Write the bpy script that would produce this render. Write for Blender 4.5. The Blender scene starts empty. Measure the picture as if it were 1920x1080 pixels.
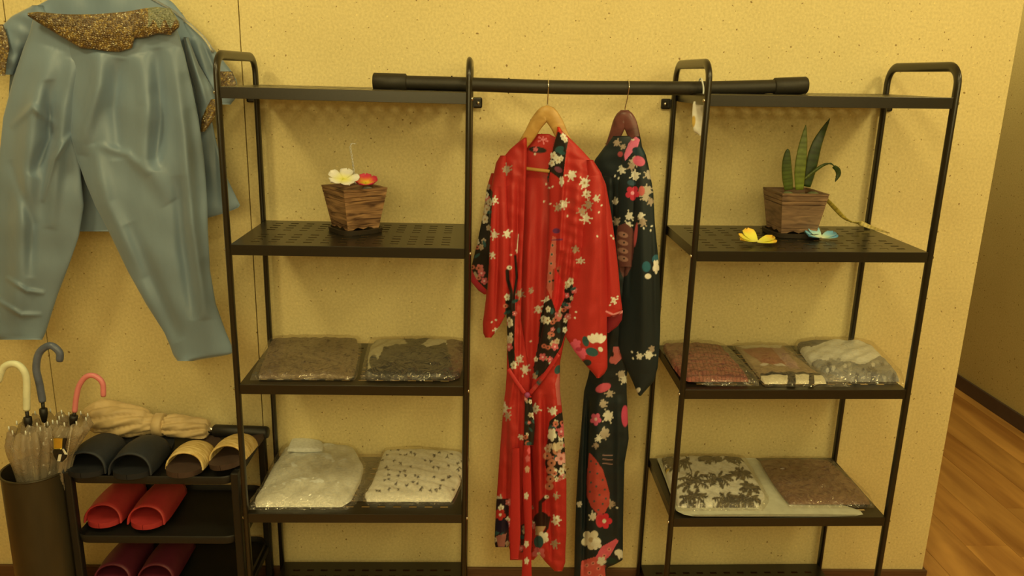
import bpy, bmesh, math, random
import numpy as np
from mathutils import Vector, Matrix
from mathutils.noise import noise as mnoise
random.seed(7); rng = np.random.default_rng(7)
PI = math.pi
COL = bpy.context.scene.collection
sc = bpy.context.scene

# ------------------------------------------------------------------ camera
FPX = 1507.57
CP = np.array([-.0344, -2.3753, 1.6695])
def basis(p=.2609, r=.0264, y=.0348):
    cy, sy = math.cos(y), math.sin(y); cp, sp = math.cos(p), math.sin(p); cr, sr = math.cos(r), math.sin(r)
    F = np.array([sy*cp, cy*cp, -sp]); R0 = np.array([cy, -sy, 0]); U0 = np.cross(R0, F)
    return cr*R0+sr*U0, -sr*R0+cr*U0, F
CR, CU, CF = basis()
cam = bpy.data.cameras.new('camera'); cam.sensor_width = 36; cam.lens = FPX*36/1920
cam.clip_start = .05; cam.clip_end = 50
co = bpy.data.objects.new('camera', cam); COL.objects.link(co); sc.camera = co
M = Matrix.Identity(4)
for i in range(3):
    M[i][0] = CR[i]; M[i][1] = CU[i]; M[i][2] = -CF[i]; M[i][3] = CP[i]
co.matrix_world = M

# ------------------------------------------------------------------ exposure, world, lights
vs = sc.view_settings
vs.view_transform = 'Standard'; vs.look = 'None'; vs.gamma = 1; vs.exposure = -0.5; vs.use_curve_mapping = False
w = bpy.data.worlds.new('world'); sc.world = w; w.use_nodes = True
w.node_tree.nodes['Background'].inputs[0].default_value = (1, .78, .42, 1)
w.node_tree.nodes['Background'].inputs[1].default_value = .05
LC = (1, .81, .33)
def lamp(loc, power, size, tgt=None):
    l = bpy.data.lights.new('ceiling_or_fill_light', 'AREA'); l.shape = 'DISK'; l.size = size; l.energy = power; l.color = LC
    o = bpy.data.objects.new('ceiling_or_fill_light', l); o.location = loc; COL.objects.link(o)
    if tgt:
        o.rotation_euler = (Vector(tgt)-Vector(loc)).to_track_quat('-Z', 'Y').to_euler()
lamp((-1.35, -1.25, 2.66), 17, .32, (-1.0, -.2, .9))
lamp((.25, -1.45, 2.66), 16, .32, (.2, -.2, .8))
lamp((1.75, -1.25, 2.66), 19, .32, (1.1, -.2, .7))
lamp((-.4, -3.2, 2.5), 66, 2.2, (0, 0, 1.0))  # wide soft fill, added to lift the shadows and the lower wall
lamp((1.6, -3.2, 2.5), 38, 1.6, (.6, 0, .8))  # second added fill, stands in for bounced room light
lamp((2.0, 1.9, 2.66), 18, .5)  # added to brighten the corridor wall and floor

# ------------------------------------------------------------------ colour helpers
LT = np.array([.86, .68, .33])
def lin(c):
    c = np.asarray(c, float)/255
    return np.where(c <= .04045, c/12.92, ((c+.055)/1.055)**2.4)
def A(r, g, b):   # colour seen under the warm lamps -> the surface's own colour
    return tuple(np.clip(lin((r, g, b))/LT, .004, .92))

def mat(name, col, rough=.6, metal=0, noise=None, bump=None, sheen=0, spec=.5, stretch=None, attr=False, coat=0, col2=None):
    m = bpy.data.materials.new(name); m.use_nodes = True
    nt = m.node_tree; b = nt.nodes['Principled BSDF']
    b.inputs['Roughness'].default_value = rough; b.inputs['Metallic'].default_value = metal
    b.inputs['Specular IOR Level'].default_value = spec
    b.inputs['Coat Weight'].default_value = coat
    if sheen:
        b.inputs['Sheen Weight'].default_value = sheen; b.inputs['Sheen Roughness'].default_value = .4
    tc = nt.nodes.new('ShaderNodeTexCoord'); mp = nt.nodes.new('ShaderNodeMapping')
    nt.links.new(tc.outputs['Object'], mp.inputs[0])
    if stretch: mp.inputs['Scale'].default_value = stretch
    src = None
    if attr:
        a = nt.nodes.new('ShaderNodeAttribute'); a.attribute_name = 'Col'; src = a.outputs['Color']
    sc_, amt = noise or (40, .12)
    n = nt.nodes.new('ShaderNodeTexNoise'); n.inputs['Scale'].default_value = sc_; n.inputs['Detail'].default_value = 5
    nt.links.new(mp.outputs[0], n.inputs['Vector'])
    mx = nt.nodes.new('ShaderNodeMix'); mx.data_type = 'RGBA'; mx.blend_type = 'MULTIPLY'; mx.inputs[0].default_value = 1
    cr = nt.nodes.new('ShaderNodeValToRGB')
    cr.color_ramp.elements[0].position = .3; cr.color_ramp.elements[1].position = .7
    cr.color_ramp.elements[0].color = (1-amt*1.4,)*3+(1,); cr.color_ramp.elements[1].color = (1, 1, 1, 1)
    if col2:
        cr.color_ramp.elements[0].color = tuple(col2[i]/max(col[i], 1e-3) for i in range(3))+(1,)
    nt.links.new(n.outputs['Fac'], cr.inputs[0]); nt.links.new(cr.outputs[0], mx.inputs[7])
    if src: nt.links.new(src, mx.inputs[6])
    else: mx.inputs[6].default_value = (*col, 1)
    nt.links.new(mx.outputs[2], b.inputs['Base Color'])
    if bump:
        n2 = nt.nodes.new('ShaderNodeTexNoise'); n2.inputs['Scale'].default_value = bump[0]; n2.inputs['Detail'].default_value = 6
        nt.links.new(mp.outputs[0], n2.inputs['Vector'])
        bp = nt.nodes.new('ShaderNodeBump'); bp.inputs['Strength'].default_value = bump[1]; bp.inputs['Distance'].default_value = bump[2] if len(bump) > 2 else .002
        nt.links.new(n2.outputs['Fac'], bp.inputs['Height']); nt.links.new(bp.outputs[0], b.inputs['Normal'])
    return m

def wall_mat(name, base):
    m = bpy.data.materials.new(name); m.use_nodes = True; nt = m.node_tree; b = nt.nodes['Principled BSDF']; L = nt.links.new
    b.inputs['Roughness'].default_value = .75; b.inputs['Specular IOR Level'].default_value = .25
    tc = nt.nodes.new('ShaderNodeTexCoord')
    def N(s, d, r0, r1, c0, c1, rough=.6):
        n = nt.nodes.new('ShaderNodeTexNoise'); n.inputs['Scale'].default_value = s; n.inputs['Detail'].default_value = d; n.inputs['Roughness'].default_value = rough
        L(tc.outputs['Object'], n.inputs['Vector']); c = nt.nodes.new('ShaderNodeValToRGB')
        c.color_ramp.elements[0].position = r0; c.color_ramp.elements[1].position = r1
        c.color_ramp.elements[0].color = (*c0, 1); c.color_ramp.elements[1].color = (*c1, 1); L(n.outputs['Fac'], c.inputs[0]); return n, c
    n1, c1 = N(130, 4, .35, .62, (.90, .89, .86), (1.04, 1.04, 1.04))       # fine fibre grain
    n2, c2 = N(95, 1, .245, .285, (.42, .34, .26), (1, 1, 1), .4)           # scattered dark specks
    n3, c3 = N(105, 1, .70, .74, (1, 1, 1), (1.14, 1.14, 1.10), .4)         # pale specks
    n4, c4 = N(2.2, 3, .3, .7, (.94, .93, .9), (1.03, 1.03, 1.03))
    prev = None
    for c in (c1, c2, c3, c4):
        mx = nt.nodes.new('ShaderNodeMix'); mx.data_type = 'RGBA'; mx.blend_type = 'MULTIPLY'; mx.inputs[0].default_value = 1; mx.clamp_result = False
        if prev is None: mx.inputs[6].default_value = (*base, 1)
        else: L(prev, mx.inputs[6])
        L(c.outputs[0], mx.inputs[7]); prev = mx.outputs[2]
    L(prev, b.inputs['Base Color'])
    bp = nt.nodes.new('ShaderNodeBump'); bp.inputs['Strength'].default_value = .35; bp.inputs['Distance'].default_value = .002
    L(n1.outputs['Fac'], bp.inputs['Height']); L(bp.outputs[0], b.inputs['Normal'])
    return m

def wood_mat(name, c_lo, c_hi, sc_=6, stretch=(1, 8, 8), rough=.5, bump=.2, axis_obj='Object'):
    m = bpy.data.materials.new(name); m.use_nodes = True; nt = m.node_tree; b = nt.nodes['Principled BSDF']; L = nt.links.new
    b.inputs['Roughness'].default_value = rough
    tc = nt.nodes.new('ShaderNodeTexCoord'); mp = nt.nodes.new('ShaderNodeMapping'); mp.inputs['Scale'].default_value = stretch
    L(tc.outputs[axis_obj], mp.inputs[0])
    oi = nt.nodes.new('ShaderNodeObjectInfo'); ad = nt.nodes.new('ShaderNodeVectorMath'); ad.operation = 'ADD'
    ml = nt.nodes.new('ShaderNodeMath'); ml.operation = 'MULTIPLY'; ml.inputs[1].default_value = 37; L(oi.outputs['Random'], ml.inputs[0])
    L(mp.outputs[0], ad.inputs[0]); L(ml.outputs[0], ad.inputs[1])
    n = nt.nodes.new('ShaderNodeTexNoise'); n.inputs['Scale'].default_value = sc_; n.inputs['Detail'].default_value = 8; n.inputs['Distortion'].default_value = .8
    L(ad.outputs[0], n.inputs['Vector'])
    c = nt.nodes.new('ShaderNodeValToRGB'); c.color_ramp.elements[0].position = .32; c.color_ramp.elements[1].position = .68
    c.color_ramp.elements[0].color = (*c_lo, 1); c.color_ramp.elements[1].color = (*c_hi, 1); L(n.outputs['Fac'], c.inputs[0])
    hv = nt.nodes.new('ShaderNodeHueSaturation'); mr = nt.nodes.new('ShaderNodeMapRange'); mr.inputs[3].default_value = .84; mr.inputs[4].default_value = 1.12
    L(oi.outputs['Random'], mr.inputs[0]); L(mr.outputs[0], hv.inputs['Value']); L(c.outputs[0], hv.inputs['Color']); L(hv.outputs[0], b.inputs['Base Color'])
    bp = nt.nodes.new('ShaderNodeBump'); bp.inputs['Strength'].default_value = bump; bp.inputs['Distance'].default_value = .002
    L(n.outputs['Fac'], bp.inputs['Height']); L(bp.outputs[0], b.inputs['Normal'])
    return m

def film_mat(name, tint=(.96, .94, .90), alpha=.05, bumpsc=15, haze=(.75, .72, .66)):
    """clear crinkled plastic film: mostly see-through, a little haze, glossy creases"""
    m = bpy.data.materials.new(name); m.use_nodes = True; nt = m.node_tree; L = nt.links.new
    for n in list(nt.nodes): nt.nodes.remove(n)
    out = nt.nodes.new('ShaderNodeOutputMaterial')
    tr = nt.nodes.new('ShaderNodeBsdfTransparent'); tr.inputs[0].default_value = (*tint, 1)
    gl = nt.nodes.new('ShaderNodeBsdfGlossy'); gl.inputs['Roughness'].default_value = .06; gl.inputs[0].default_value = (1, 1, 1, 1)
    df = nt.nodes.new('ShaderNodeBsdfDiffuse'); df.inputs[0].default_value = (*haze, 1)
    tc = nt.nodes.new('ShaderNodeTexCoord'); n = nt.nodes.new('ShaderNodeTexNoise'); n.inputs['Scale'].default_value = bumpsc; n.inputs['Detail'].default_value = 2; n.inputs['Distortion'].default_value = 3
    L(tc.outputs['Object'], n.inputs['Vector'])
    bp = nt.nodes.new('ShaderNodeBump'); bp.inputs['Strength'].default_value = 1; bp.inputs['Distance'].default_value = .012
    L(n.outputs['Fac'], bp.inputs['Height']); L(bp.outputs[0], gl.inputs['Normal'])
    lw = nt.nodes.new('ShaderNodeLayerWeight'); lw.inputs[0].default_value = .35; L(bp.outputs[0], lw.inputs['Normal'])
    mr = nt.nodes.new('ShaderNodeMapRange'); mr.inputs[1].default_value = 0; mr.inputs[2].default_value = 1; mr.inputs[3].default_value = .055; mr.inputs[4].default_value = .26; L(lw.outputs['Facing'], mr.inputs[0])
    lw = mr
    m1 = nt.nodes.new('ShaderNodeMixShader'); m1.inputs[0].default_value = alpha; L(tr.outputs[0], m1.inputs[1]); L(df.outputs[0], m1.inputs[2])
    m2 = nt.nodes.new('ShaderNodeMixShader'); L(lw.outputs[0], m2.inputs[0]); L(m1.outputs[0], m2.inputs[1]); L(gl.outputs[0], m2.inputs[2])
    L(m2.outputs[0], out.inputs[0])
    return m

# ------------------------------------------------------------------ object helpers
WL = {}      # world offset of each object's origin
def wl(o): return WL.get(o.name, np.zeros(3)) if o else np.zeros(3)
def tag(o, label=None, cat=None, group=None, kind=None):
    if label: o['label'] = label
    if cat: o['category'] = cat
    if group: o['group'] = group
    if kind: o['kind'] = kind
    return o
def thing(name, label, cat, loc=(0, 0, 0), group=None, kind=None):
    o = bpy.data.objects.new(name, None); o.empty_display_size = .05; COL.objects.link(o); o.location = loc
    WL[o.name] = np.array(loc, float)
    return tag(o, label, cat, group, kind)
def mk(name, V, F, m, parent=None, smooth=True, col=None, loc=None, angle=None):
    V = np.asarray(V, float)
    o0 = wl(parent)
    base = o0 if loc is None else np.array(loc, float)
    me = bpy.data.meshes.new(name)
    me.from_pydata((V-base).tolist(), [], F if isinstance(F, list) else F.tolist())
    if m: me.materials.append(m)
    if col is not None:
        ca = me.color_attributes.new('Col', 'FLOAT_COLOR', 'POINT')
        c4 = np.ones((len(V), 4), np.float32); c4[:, :3] = col
        ca.data.foreach_set('color', c4.ravel())
    if smooth:
        me.polygons.foreach_set('use_smooth', np.ones(len(me.polygons), bool))
        if angle: me.set_sharp_from_angle(angle=math.radians(angle))
    me.update()
    o = bpy.data.objects.new(name, me); COL.objects.link(o)
    if parent: o.parent = parent
    if loc is not None or parent is None:
        o.location = base-o0
    WL[o.name] = base
    return o

class MB:
    def __init__(s): s.V = []; s.F = []; s.n = 0
    def add(s, V, F):
        V = np.asarray(V, float)
        s.F += [tuple(int(i)+s.n for i in f) for f in F]; s.V.append(V); s.n += len(V); return s
    def build(s, name, m, parent=None, **k): return mk(name, np.vstack(s.V), s.F, m, parent, **k)
    def box(s, x0, x1, y0, y1, z0, z1, bv=0.0):
        if bv <= 0:
            V = [(x, y, z) for z in (z0, z1) for y in (y0, y1) for x in (x0, x1)]
            F = [(0, 2, 3, 1), (4, 5, 7, 6), (0, 1, 5, 4), (2, 6, 7, 3), (0, 4, 6, 2), (1, 3, 7, 5)]
            return s.add(V, F)
        bm = bmesh.new(); bmesh.ops.create_cube(bm, size=1)
        for v in bm.verts: v.co = Vector(((x0+x1)/2+v.co.x*(x1-x0), (y0+y1)/2+v.co.y*(y1-y0), (z0+z1)/2+v.co.z*(z1-z0)))
        bmesh.ops.bevel(bm, geom=bm.edges[:], offset=bv, segments=2, affect='EDGES', profile=.5)
        bm.verts.index_update()
        V = [v.co[:] for v in bm.verts]; F = [[v.index for v in f.verts] for f in bm.faces]; bm.free()
        return s.add(V, F)
    def tube(s, P, r, n=12, r2=None, ref=None, caps=True):
        P = np.asarray(P, float); k = len(P)
        r = np.broadcast_to(np.asarray(r, float), (k,)); r2 = r if r2 is None else np.broadcast_to(np.asarray(r2, float), (k,))
        T = np.gradient(P, axis=0); T /= np.linalg.norm(T, axis=1)[:, None]+1e-12
        if ref is None:
            a = np.array([0, 0, 1.]) if abs(T[0, 2]) < .9 else np.array([1., 0, 0])
            Nn = np.empty_like(P); v = np.cross(T[0], a); v /= np.linalg.norm(v); Nn[0] = v
            for i in range(1, k):
                v = Nn[i-1]-T[i]*np.dot(Nn[i-1], T[i]); Nn[i] = v/(np.linalg.norm(v)+1e-12)
        else:
            ref = np.array(ref, float); Nn = ref-T*(T@ref)[:, None]; Nn /= np.linalg.norm(Nn, axis=1)[:, None]+1e-12
        B = np.cross(T, Nn)
        a = np.linspace(0, 2*PI, n, endpoint=False)
        V = P[:, None]+Nn[:, None]*(np.cos(a)[None, :, None]*r[:, None, None])+B[:, None]*(np.sin(a)[None, :, None]*r2[:, None, None])
        F = [(i*n+j, i*n+(j+1) % n, (i+1)*n+(j+1) % n, (i+1)*n+j) for i in range(k-1) for j in range(n)]
        if caps: F += [tuple(range(n))[::-1], tuple((k-1)*n+j for j in range(n))]
        return s.add(V.reshape(-1, 3), F)
    def ball(s, c, r, n=10, m=6):
        r = np.broadcast_to(np.asarray(r, float), (3,)); V = [(c[0], c[1], c[2]+r[2])]
        for i in range(1, m):
            t = PI*i/m
            for j in range(n):
                p = 2*PI*j/n; V.append((c[0]+r[0]*math.sin(t)*math.cos(p), c[1]+r[1]*math.sin(t)*math.sin(p), c[2]+r[2]*math.cos(t)))
        V.append((c[0], c[1], c[2]-r[2])); F = [(0, 1+j, 1+(j+1) % n) for j in range(n)]
        for i in range(m-2):
            F += [(1+i*n+j, 1+(i+1)*n+j, 1+(i+1)*n+(j+1) % n, 1+i*n+(j+1) % n) for j in range(n)]
        e = 1+(m-1)*n; F += [(e, 1+(m-2)*n+(j+1) % n, 1+(m-2)*n+j) for j in range(n)]
        return s.add(V, F)
def smooth_path(P, n=40):
    P = np.asarray(P, float); d = np.r_[0, np.cumsum(np.linalg.norm(np.diff(P, axis=0), axis=1))]; t = np.linspace(0, d[-1], n)
    # Catmull-Rom
    out = []
    Q = np.vstack([2*P[0]-P[1], P, 2*P[-1]-P[-2]])
    for x in t:
        i = min(max(np.searchsorted(d, x, 'right')-1, 0), len(P)-2); u = (x-d[i])/(d[i+1]-d[i]+1e-12)
        p0, p1, p2, p3 = Q[i], Q[i+1], Q[i+2], Q[i+3]
        out.append(.5*((2*p1)+(-p0+p2)*u+(2*p0-5*p1+4*p2-p3)*u*u+(-p0+3*p1-3*p2+p3)*u**3))
    return np.array(out)

# a photograph pixel -> the point of a depth plane (y = Y) or a level (z = Z) it shows
def rays(px, py):
    px = np.asarray(px, float); py = np.asarray(py, float)
    return (px[..., None]-960)/FPX*CR-(py[..., None]-540)/FPX*CU+CF
def atY(px, py, Y):
    d = rays(px, py); Y = np.broadcast_to(np.asarray(Y, float), d.shape[:-1])
    return CP+d*((Y-CP[1])/d[..., 1])[..., None]
def atZ(px, py, Z):
    d = rays(px, py); Z = np.broadcast_to(np.asarray(Z, float), d.shape[:-1])
    return CP+d*((Z-CP[2])/d[..., 2])[..., None]

def sm(a, k):
    if k < 2: return a
    ker = np.hanning(k+2)[1:-1]; ker /= ker.sum(); return np.convolve(np.pad(a, (k//2, k-1-k//2), 'edge'), ker, 'valid')
def wob(px, py, s, seed=0):
    r = np.random.default_rng(seed); o = 0
    for i in range(6):
        a = r.uniform(0, 2*PI); f = r.uniform(.6, 1.6)/s; o = o+np.sin((px*np.cos(a)+py*np.sin(a))*f*2*PI+r.uniform(0, 6))
    return o/6
def ridge(px, py, pts, wd, amp, fade=True):
    """fold: depth along a polyline in the cloth"""
    pts = np.asarray(pts, float); d = np.full(px.shape, 1e9); S = np.zeros(px.shape); n = len(pts)-1
    for k, (a, b) in enumerate(zip(pts[:-1], pts[1:])):
        ab = b-a; t = np.clip(((px-a[0])*ab[0]+(py-a[1])*ab[1])/(ab@ab), 0, 1)
        e = np.hypot(px-a[0]-t*ab[0], py-a[1]-t*ab[1]); S = np.where(e < d, (k+t)/n, S); d = np.minimum(d, e)
    return amp*np.exp(-(d/wd)**2)*(np.sin(PI*S.clip(0, 1))**.6 if fade else 1)
def shell(name, rows, m, parent, Y=None, Z=None, T=.02, back=.5, nu=60, nv=120, fold=None, paint=None, smo=5, flip=False, prof=.5, opened=False, endtaper=0, loc=None):
    """closed cloth shell from an outline given row by row; front bulges to the viewer (or up), back closes it"""
    rows = np.array(rows, float); v = np.linspace(rows[0, 0], rows[-1, 0], nv)
    Lx = sm(np.interp(v, rows[:, 0], rows[:, 1]), smo); Rx = sm(np.interp(v, rows[:, 0], rows[:, 2]), smo)
    u = (1-np.cos(np.linspace(0, PI, nu)))/2*.35+np.linspace(0, 1, nu)*.65
    a = Lx[:, None]+(Rx-Lx)[:, None]*u[None]; b = np.repeat(v[:, None], nu, 1)
    px, py = (b, a) if flip else (a, b)
    pr = (1-(2*u-1)**2).clip(0)**prof; pr = np.repeat(pr[None], nv, 0)
    if endtaper:
        e = np.linspace(0, 1, nv); pr = pr*(1-np.abs(2*e-1)**endtaper).clip(0)[:, None]**.5
    f = T*pr
    fo = (fold(px, py)*pr**.6 if fold is not None else 0)
    if Y is not None:
        y = Y(px, py) if callable(Y) else Y
        P = atY(px, py, y); fr = P.copy(); bk = P.copy()
        fr = CP+(P-CP)*(1-(f+fo)/np.maximum(np.abs(P[..., 1]-CP[1]), .1))[..., None]
        bk[..., 1] += T*back*pr
    else:
        P = atZ(px, py, Z); fr = P.copy(); bk = P.copy(); fr[..., 2] += f+fo; bk[..., 2] -= T*back*pr
    N = nu*nv; I = np.arange(N).reshape(nv, nu)
    q = lambda I: np.stack([I[:-1, :-1], I[:-1, 1:], I[1:, 1:], I[1:, :-1]], -1).reshape(-1, 4)
    F = [q(I)[:, ::-1]] if opened else [q(I)[:, ::-1], q(I+N)]
    for s, e in ((I[:, 0], 0), (I[:, -1], 1)):
        k = np.stack([s[:-1], s[1:], s[1:]+N, s[:-1]+N], -1); F.append(k if not e else k[:, ::-1])
    for s, e in ((I[0], 1), (I[-1], 0)):
        k = np.stack([s[:-1], s[1:], s[1:]+N, s[:-1]+N], -1); F.append(k if not e else k[:, ::-1])
    F = np.vstack(F); V = np.vstack([fr.reshape(-1, 3), bk.reshape(-1, 3)])
    if flip: F = F[:, ::-1]
    col = None
    if paint is not None:
        c = paint(px.ravel(), py.ravel()); col = np.vstack([c, c])
    return mk(name, V, F, m, parent, col=col, loc=loc)

class Paint:
    """print on cloth: flat motifs laid over a base colour, later over earlier"""
    def __init__(s, base): s.base = base; s.ops = []
    def __call__(s, px, py):
        C = np.tile(np.array(s.base), (len(px), 1))
        for bb, fn, c in s.ops:
            k = np.nonzero((px >= bb[0]) & (px <= bb[2]) & (py >= bb[1]) & (py <= bb[3]))[0]
            if len(k) == 0: continue
            w = fn(px[k], py[k])[:, None]; C[k] = C[k]*(1-w)+np.array(c)*w
        return C
    def add(s, bb, fn, c): s.ops.append((bb, fn, c)); return s
    def ell(s, x, y, a, b, ang=0, c=(1, 1, 1)):
        ca, sa = math.cos(ang), math.sin(ang); R = max(a, b)+1
        def fn(px, py):
            u = ((px-x)*ca+(py-y)*sa)/a; v = (-(px-x)*sa+(py-y)*ca)/b; return np.clip((1-np.hypot(u, v))*min(a, b)+.5, 0, 1)
        return s.add((x-R, y-R, x+R, y+R), fn, c)
    def poly(s, pts, c):
        P = np.array(pts, float)
        def fn(px, py):
            ins = np.zeros(len(px), bool); j = len(P)-1
            for i in range(len(P)):
                xi, yi = P[i]; xj, yj = P[j]
                ins ^= ((yi > py) != (yj > py)) & (px < (xj-xi)*(py-yi)/(yj-yi+1e-9)+xi); j = i
            return ins.astype(float)
        return s.add((P[:, 0].min(), P[:, 1].min(), P[:, 0].max(), P[:, 1].max()), fn, c)
    def line(s, pts, wd, c):
        P = np.array(pts, float)
        return s.add((P[:, 0].min()-wd, P[:, 1].min()-wd, P[:, 0].max()+wd, P[:, 1].max()+wd),
                     lambda px, py: np.clip(ridge(px, py, P, wd, 1, False)*2.5-.9, 0, 1), c)
    def flo(s, x, y, R, c, cc=None, ph=0, n=5, sx=1., sy=1.):
        def fn(px, py):
            u = (px-x)/sx; v = (py-y)/sy
            r = np.hypot(u, v); t = np.arctan2(v, u)+ph; rr = R*(.62+.38*np.abs(np.cos(n/2*t))**.7)
            return np.clip(rr-r+.4, 0, 1)
        s.add((x-R*sx-1, y-R*sy-1, x+R*sx+1, y+R*sy+1), fn, c)
        if cc is not None: s.ell(x, y, R*.25*sx, R*.25*sy, 0, cc)
        return s
    def spray(s, x, y, R, c, r):
        """line-drawn blossom: short strokes ending in dots"""
        a0 = r.uniform(0, 6)
        for k in range(6):
            a = a0+k*1.05+r.uniform(-.3, .3); d = R*r.uniform(.8, 1.5)
            s.line([(x, y), (x+d*.8*math.cos(a), y+d*.8*math.sin(a))], 1.1, c); s.ell(x+d*math.cos(a), y+d*math.sin(a), 1.5, 1.5, 0, c)
        return s

# ------------------------------------------------------------------ materials
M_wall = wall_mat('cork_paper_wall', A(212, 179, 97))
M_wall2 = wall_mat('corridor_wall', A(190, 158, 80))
M_ceil = mat('ceiling_paint', A(225, 205, 150), .8)
M_dark = mat('joint_shadow_gap', A(60, 42, 20), .9)
M_base = mat('brown_skirting', A(98, 62, 28), .45, noise=(8, .3), stretch=(1, 20, 20))
M_base2 = mat('dark_skirting', A(78, 56, 36), .5)
M_floor = wood_mat('laminate_floor', A(150, 92, 30), A(205, 140, 55), 1.6, (5, .7, 1), .4, .03)
M_blk = mat('black_powder_coat', (.016, .0135, .0095), .28, noise=(300, .2), bump=(500, .15, .0005), spec=.6)
M_rod = mat('black_rod', (.022, .019, .013), .55, noise=(200, .25), bump=(300, .2, .0006))
M_screw = mat('zinc_screw', (.8, .78, .72), .25, 1)
M_chrome = mat('chrome_wire', (.85, .84, .82), .15, 1)
M_pla = mat('black_plastic', (.012, .012, .012), .5, noise=(150, .2))
M_hang1 = wood_mat('pale_beech', A(168, 116, 38), A(205, 152, 66), 5, (1, 6, 6), .4, .05)
M_hang2 = wood_mat('dark_brown_wood', A(70, 34, 22), A(105, 56, 38), 5, (1, 6, 6), .35, .05)
M_cloth = mat('printed_satin', (1, 1, 1), .5, noise=(350, .08), attr=True, sheen=0, bump=(60, .12, .002), spec=.35)
M_dull = mat('printed_cotton', (1, 1, 1), .8, noise=(120, .14), attr=True, bump=(40, .15, .004))
M_blue = mat('blue_silk', A(114, 122, 104), .42, noise=(7, .14), sheen=.35, bump=(8, .22, .012), spec=.45, stretch=(1.6, 1, .5))
M_gold = mat('gold_thread', (1, 1, 1), .35, noise=(200, .3), attr=True, bump=(150, .6, .004), spec=.8)
M_film = film_mat('clear_film'); M_film2 = film_mat('clear_film_loose', alpha=.05, bumpsc=16)
M_vinyl = film_mat('umbrella_vinyl', (.86, .82, .72), .5, 22, A(165, 140, 90))
M_pot = wood_mat('burnt_pine', A(72, 42, 18), A(168, 118, 60), 9, (1.5, 1.5, 11), .6, .4)
M_pot2 = wood_mat('brown_pine', A(88, 60, 32), A(142, 102, 56), 9, (1.5, 1.5, 9), .6, .3)
M_tray = mat('dark_saucer', A(46, 34, 16), .5)
M_peb = mat('grey_pebble', A(150, 140, 105), .6, noise=(60, .3))
M_pebg = mat('olive_pebble', A(105, 100, 50), .6, noise=(60, .3))
M_soil = mat('dark_soil', A(50, 36, 18), .95, bump=(120, .8, .006))
M_petal = mat('petal_foam', (1, 1, 1), .55, noise=(80, .05), attr=True)
M_leaf = mat('leaf', (1, 1, 1), .4, noise=(60, .25), attr=True)

# ------------------------------------------------------------------ setting
wb = thing('wall_back', 'speckled tan wall with upright panel joints behind the shelves', None, (0, 0, 0), kind='structure')
XE = 1.482
edges = [-3.0, -1.371, -.731, XE]
for a, b in zip(edges[:-1], edges[1:]):
    MB().box(a+(.0016 if a > -2.9 else 0), b-(.0016 if b < XE else 0), 0, .03, 0, 2.7).build('panel', M_wall, wb, smooth=False)
MB().box(-3, XE-.001, .03, .14, 0, 2.7).build('core', M_dark, wb, smooth=False)
MB().box(XE-.02, XE, .03, .15, 0, 2.7).build('end_panel', M_wall, wb, smooth=False)
def struct(name, mb, m): o = mb.build(name, m, None, smooth=False); o['kind'] = 'structure'; return o
struct('baseboard_back', MB().box(-3, XE+.012, -.012, 0, 0, .0626, .002), M_base)
struct('baseboard_end', MB().box(XE, XE+.012, 0.002, .15, 0, .0626, .002), M_base)
XC = 2.677
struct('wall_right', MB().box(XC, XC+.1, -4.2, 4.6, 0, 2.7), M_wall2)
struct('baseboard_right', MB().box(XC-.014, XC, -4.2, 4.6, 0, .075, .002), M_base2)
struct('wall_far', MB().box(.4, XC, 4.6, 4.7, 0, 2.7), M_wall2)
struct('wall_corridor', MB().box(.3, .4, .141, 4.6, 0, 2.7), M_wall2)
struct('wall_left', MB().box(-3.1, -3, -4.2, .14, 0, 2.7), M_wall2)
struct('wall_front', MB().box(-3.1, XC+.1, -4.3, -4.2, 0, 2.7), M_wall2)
struct('ceiling', MB().box(-3.1, XC+.1, -4.3, 4.7, 2.7, 2.8), M_ceil)
fl = thing('floor', 'warm brown wood laminate floor in long planks', None, (0, 0, 0), kind='structure')
MB().box(-3.1, XC+.1, -4.3, 4.7, -.06, -.012).build('subfloor', M_dark, fl, smooth=False)
PW, PL = .165, 1.3
pm = None; i = 0; x = -3.0
while x < XC-.001:
    w_ = min(PW, XC-x); y = -4.2-random.uniform(0, PL)
    while y < 4.6:
        y0, y1 = max(y, -4.2), min(y+PL, 4.6)
        if x < .3: y1 = min(y1, .0)
        if y1-y0 > .03:
            if abs(w_-PW) < 1e-6 and abs(y1-y0-PL) < 1e-6:
                if pm is None:
                    pm = MB().box(-PW/2+.0006, PW/2-.0006, -PL/2+.0006, PL/2-.0006, -.012, 0, .0008).build('plank', M_floor, fl, smooth=False); o = pm
                else:
                    o = pm.copy(); COL.objects.link(o); o.parent = fl
                o.location = (x+PW/2, (y0+y1)/2, 0)
            else:
                o = MB().box(-w_/2+.0006, w_/2-.0006, -(y1-y0)/2+.0006, (y1-y0)/2-.0006, -.012, 0).build('plank', M_floor, fl, smooth=False)
                o.location = (x+w_/2, (y0+y1)/2, 0)
        y += PL
    x += PW

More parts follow.
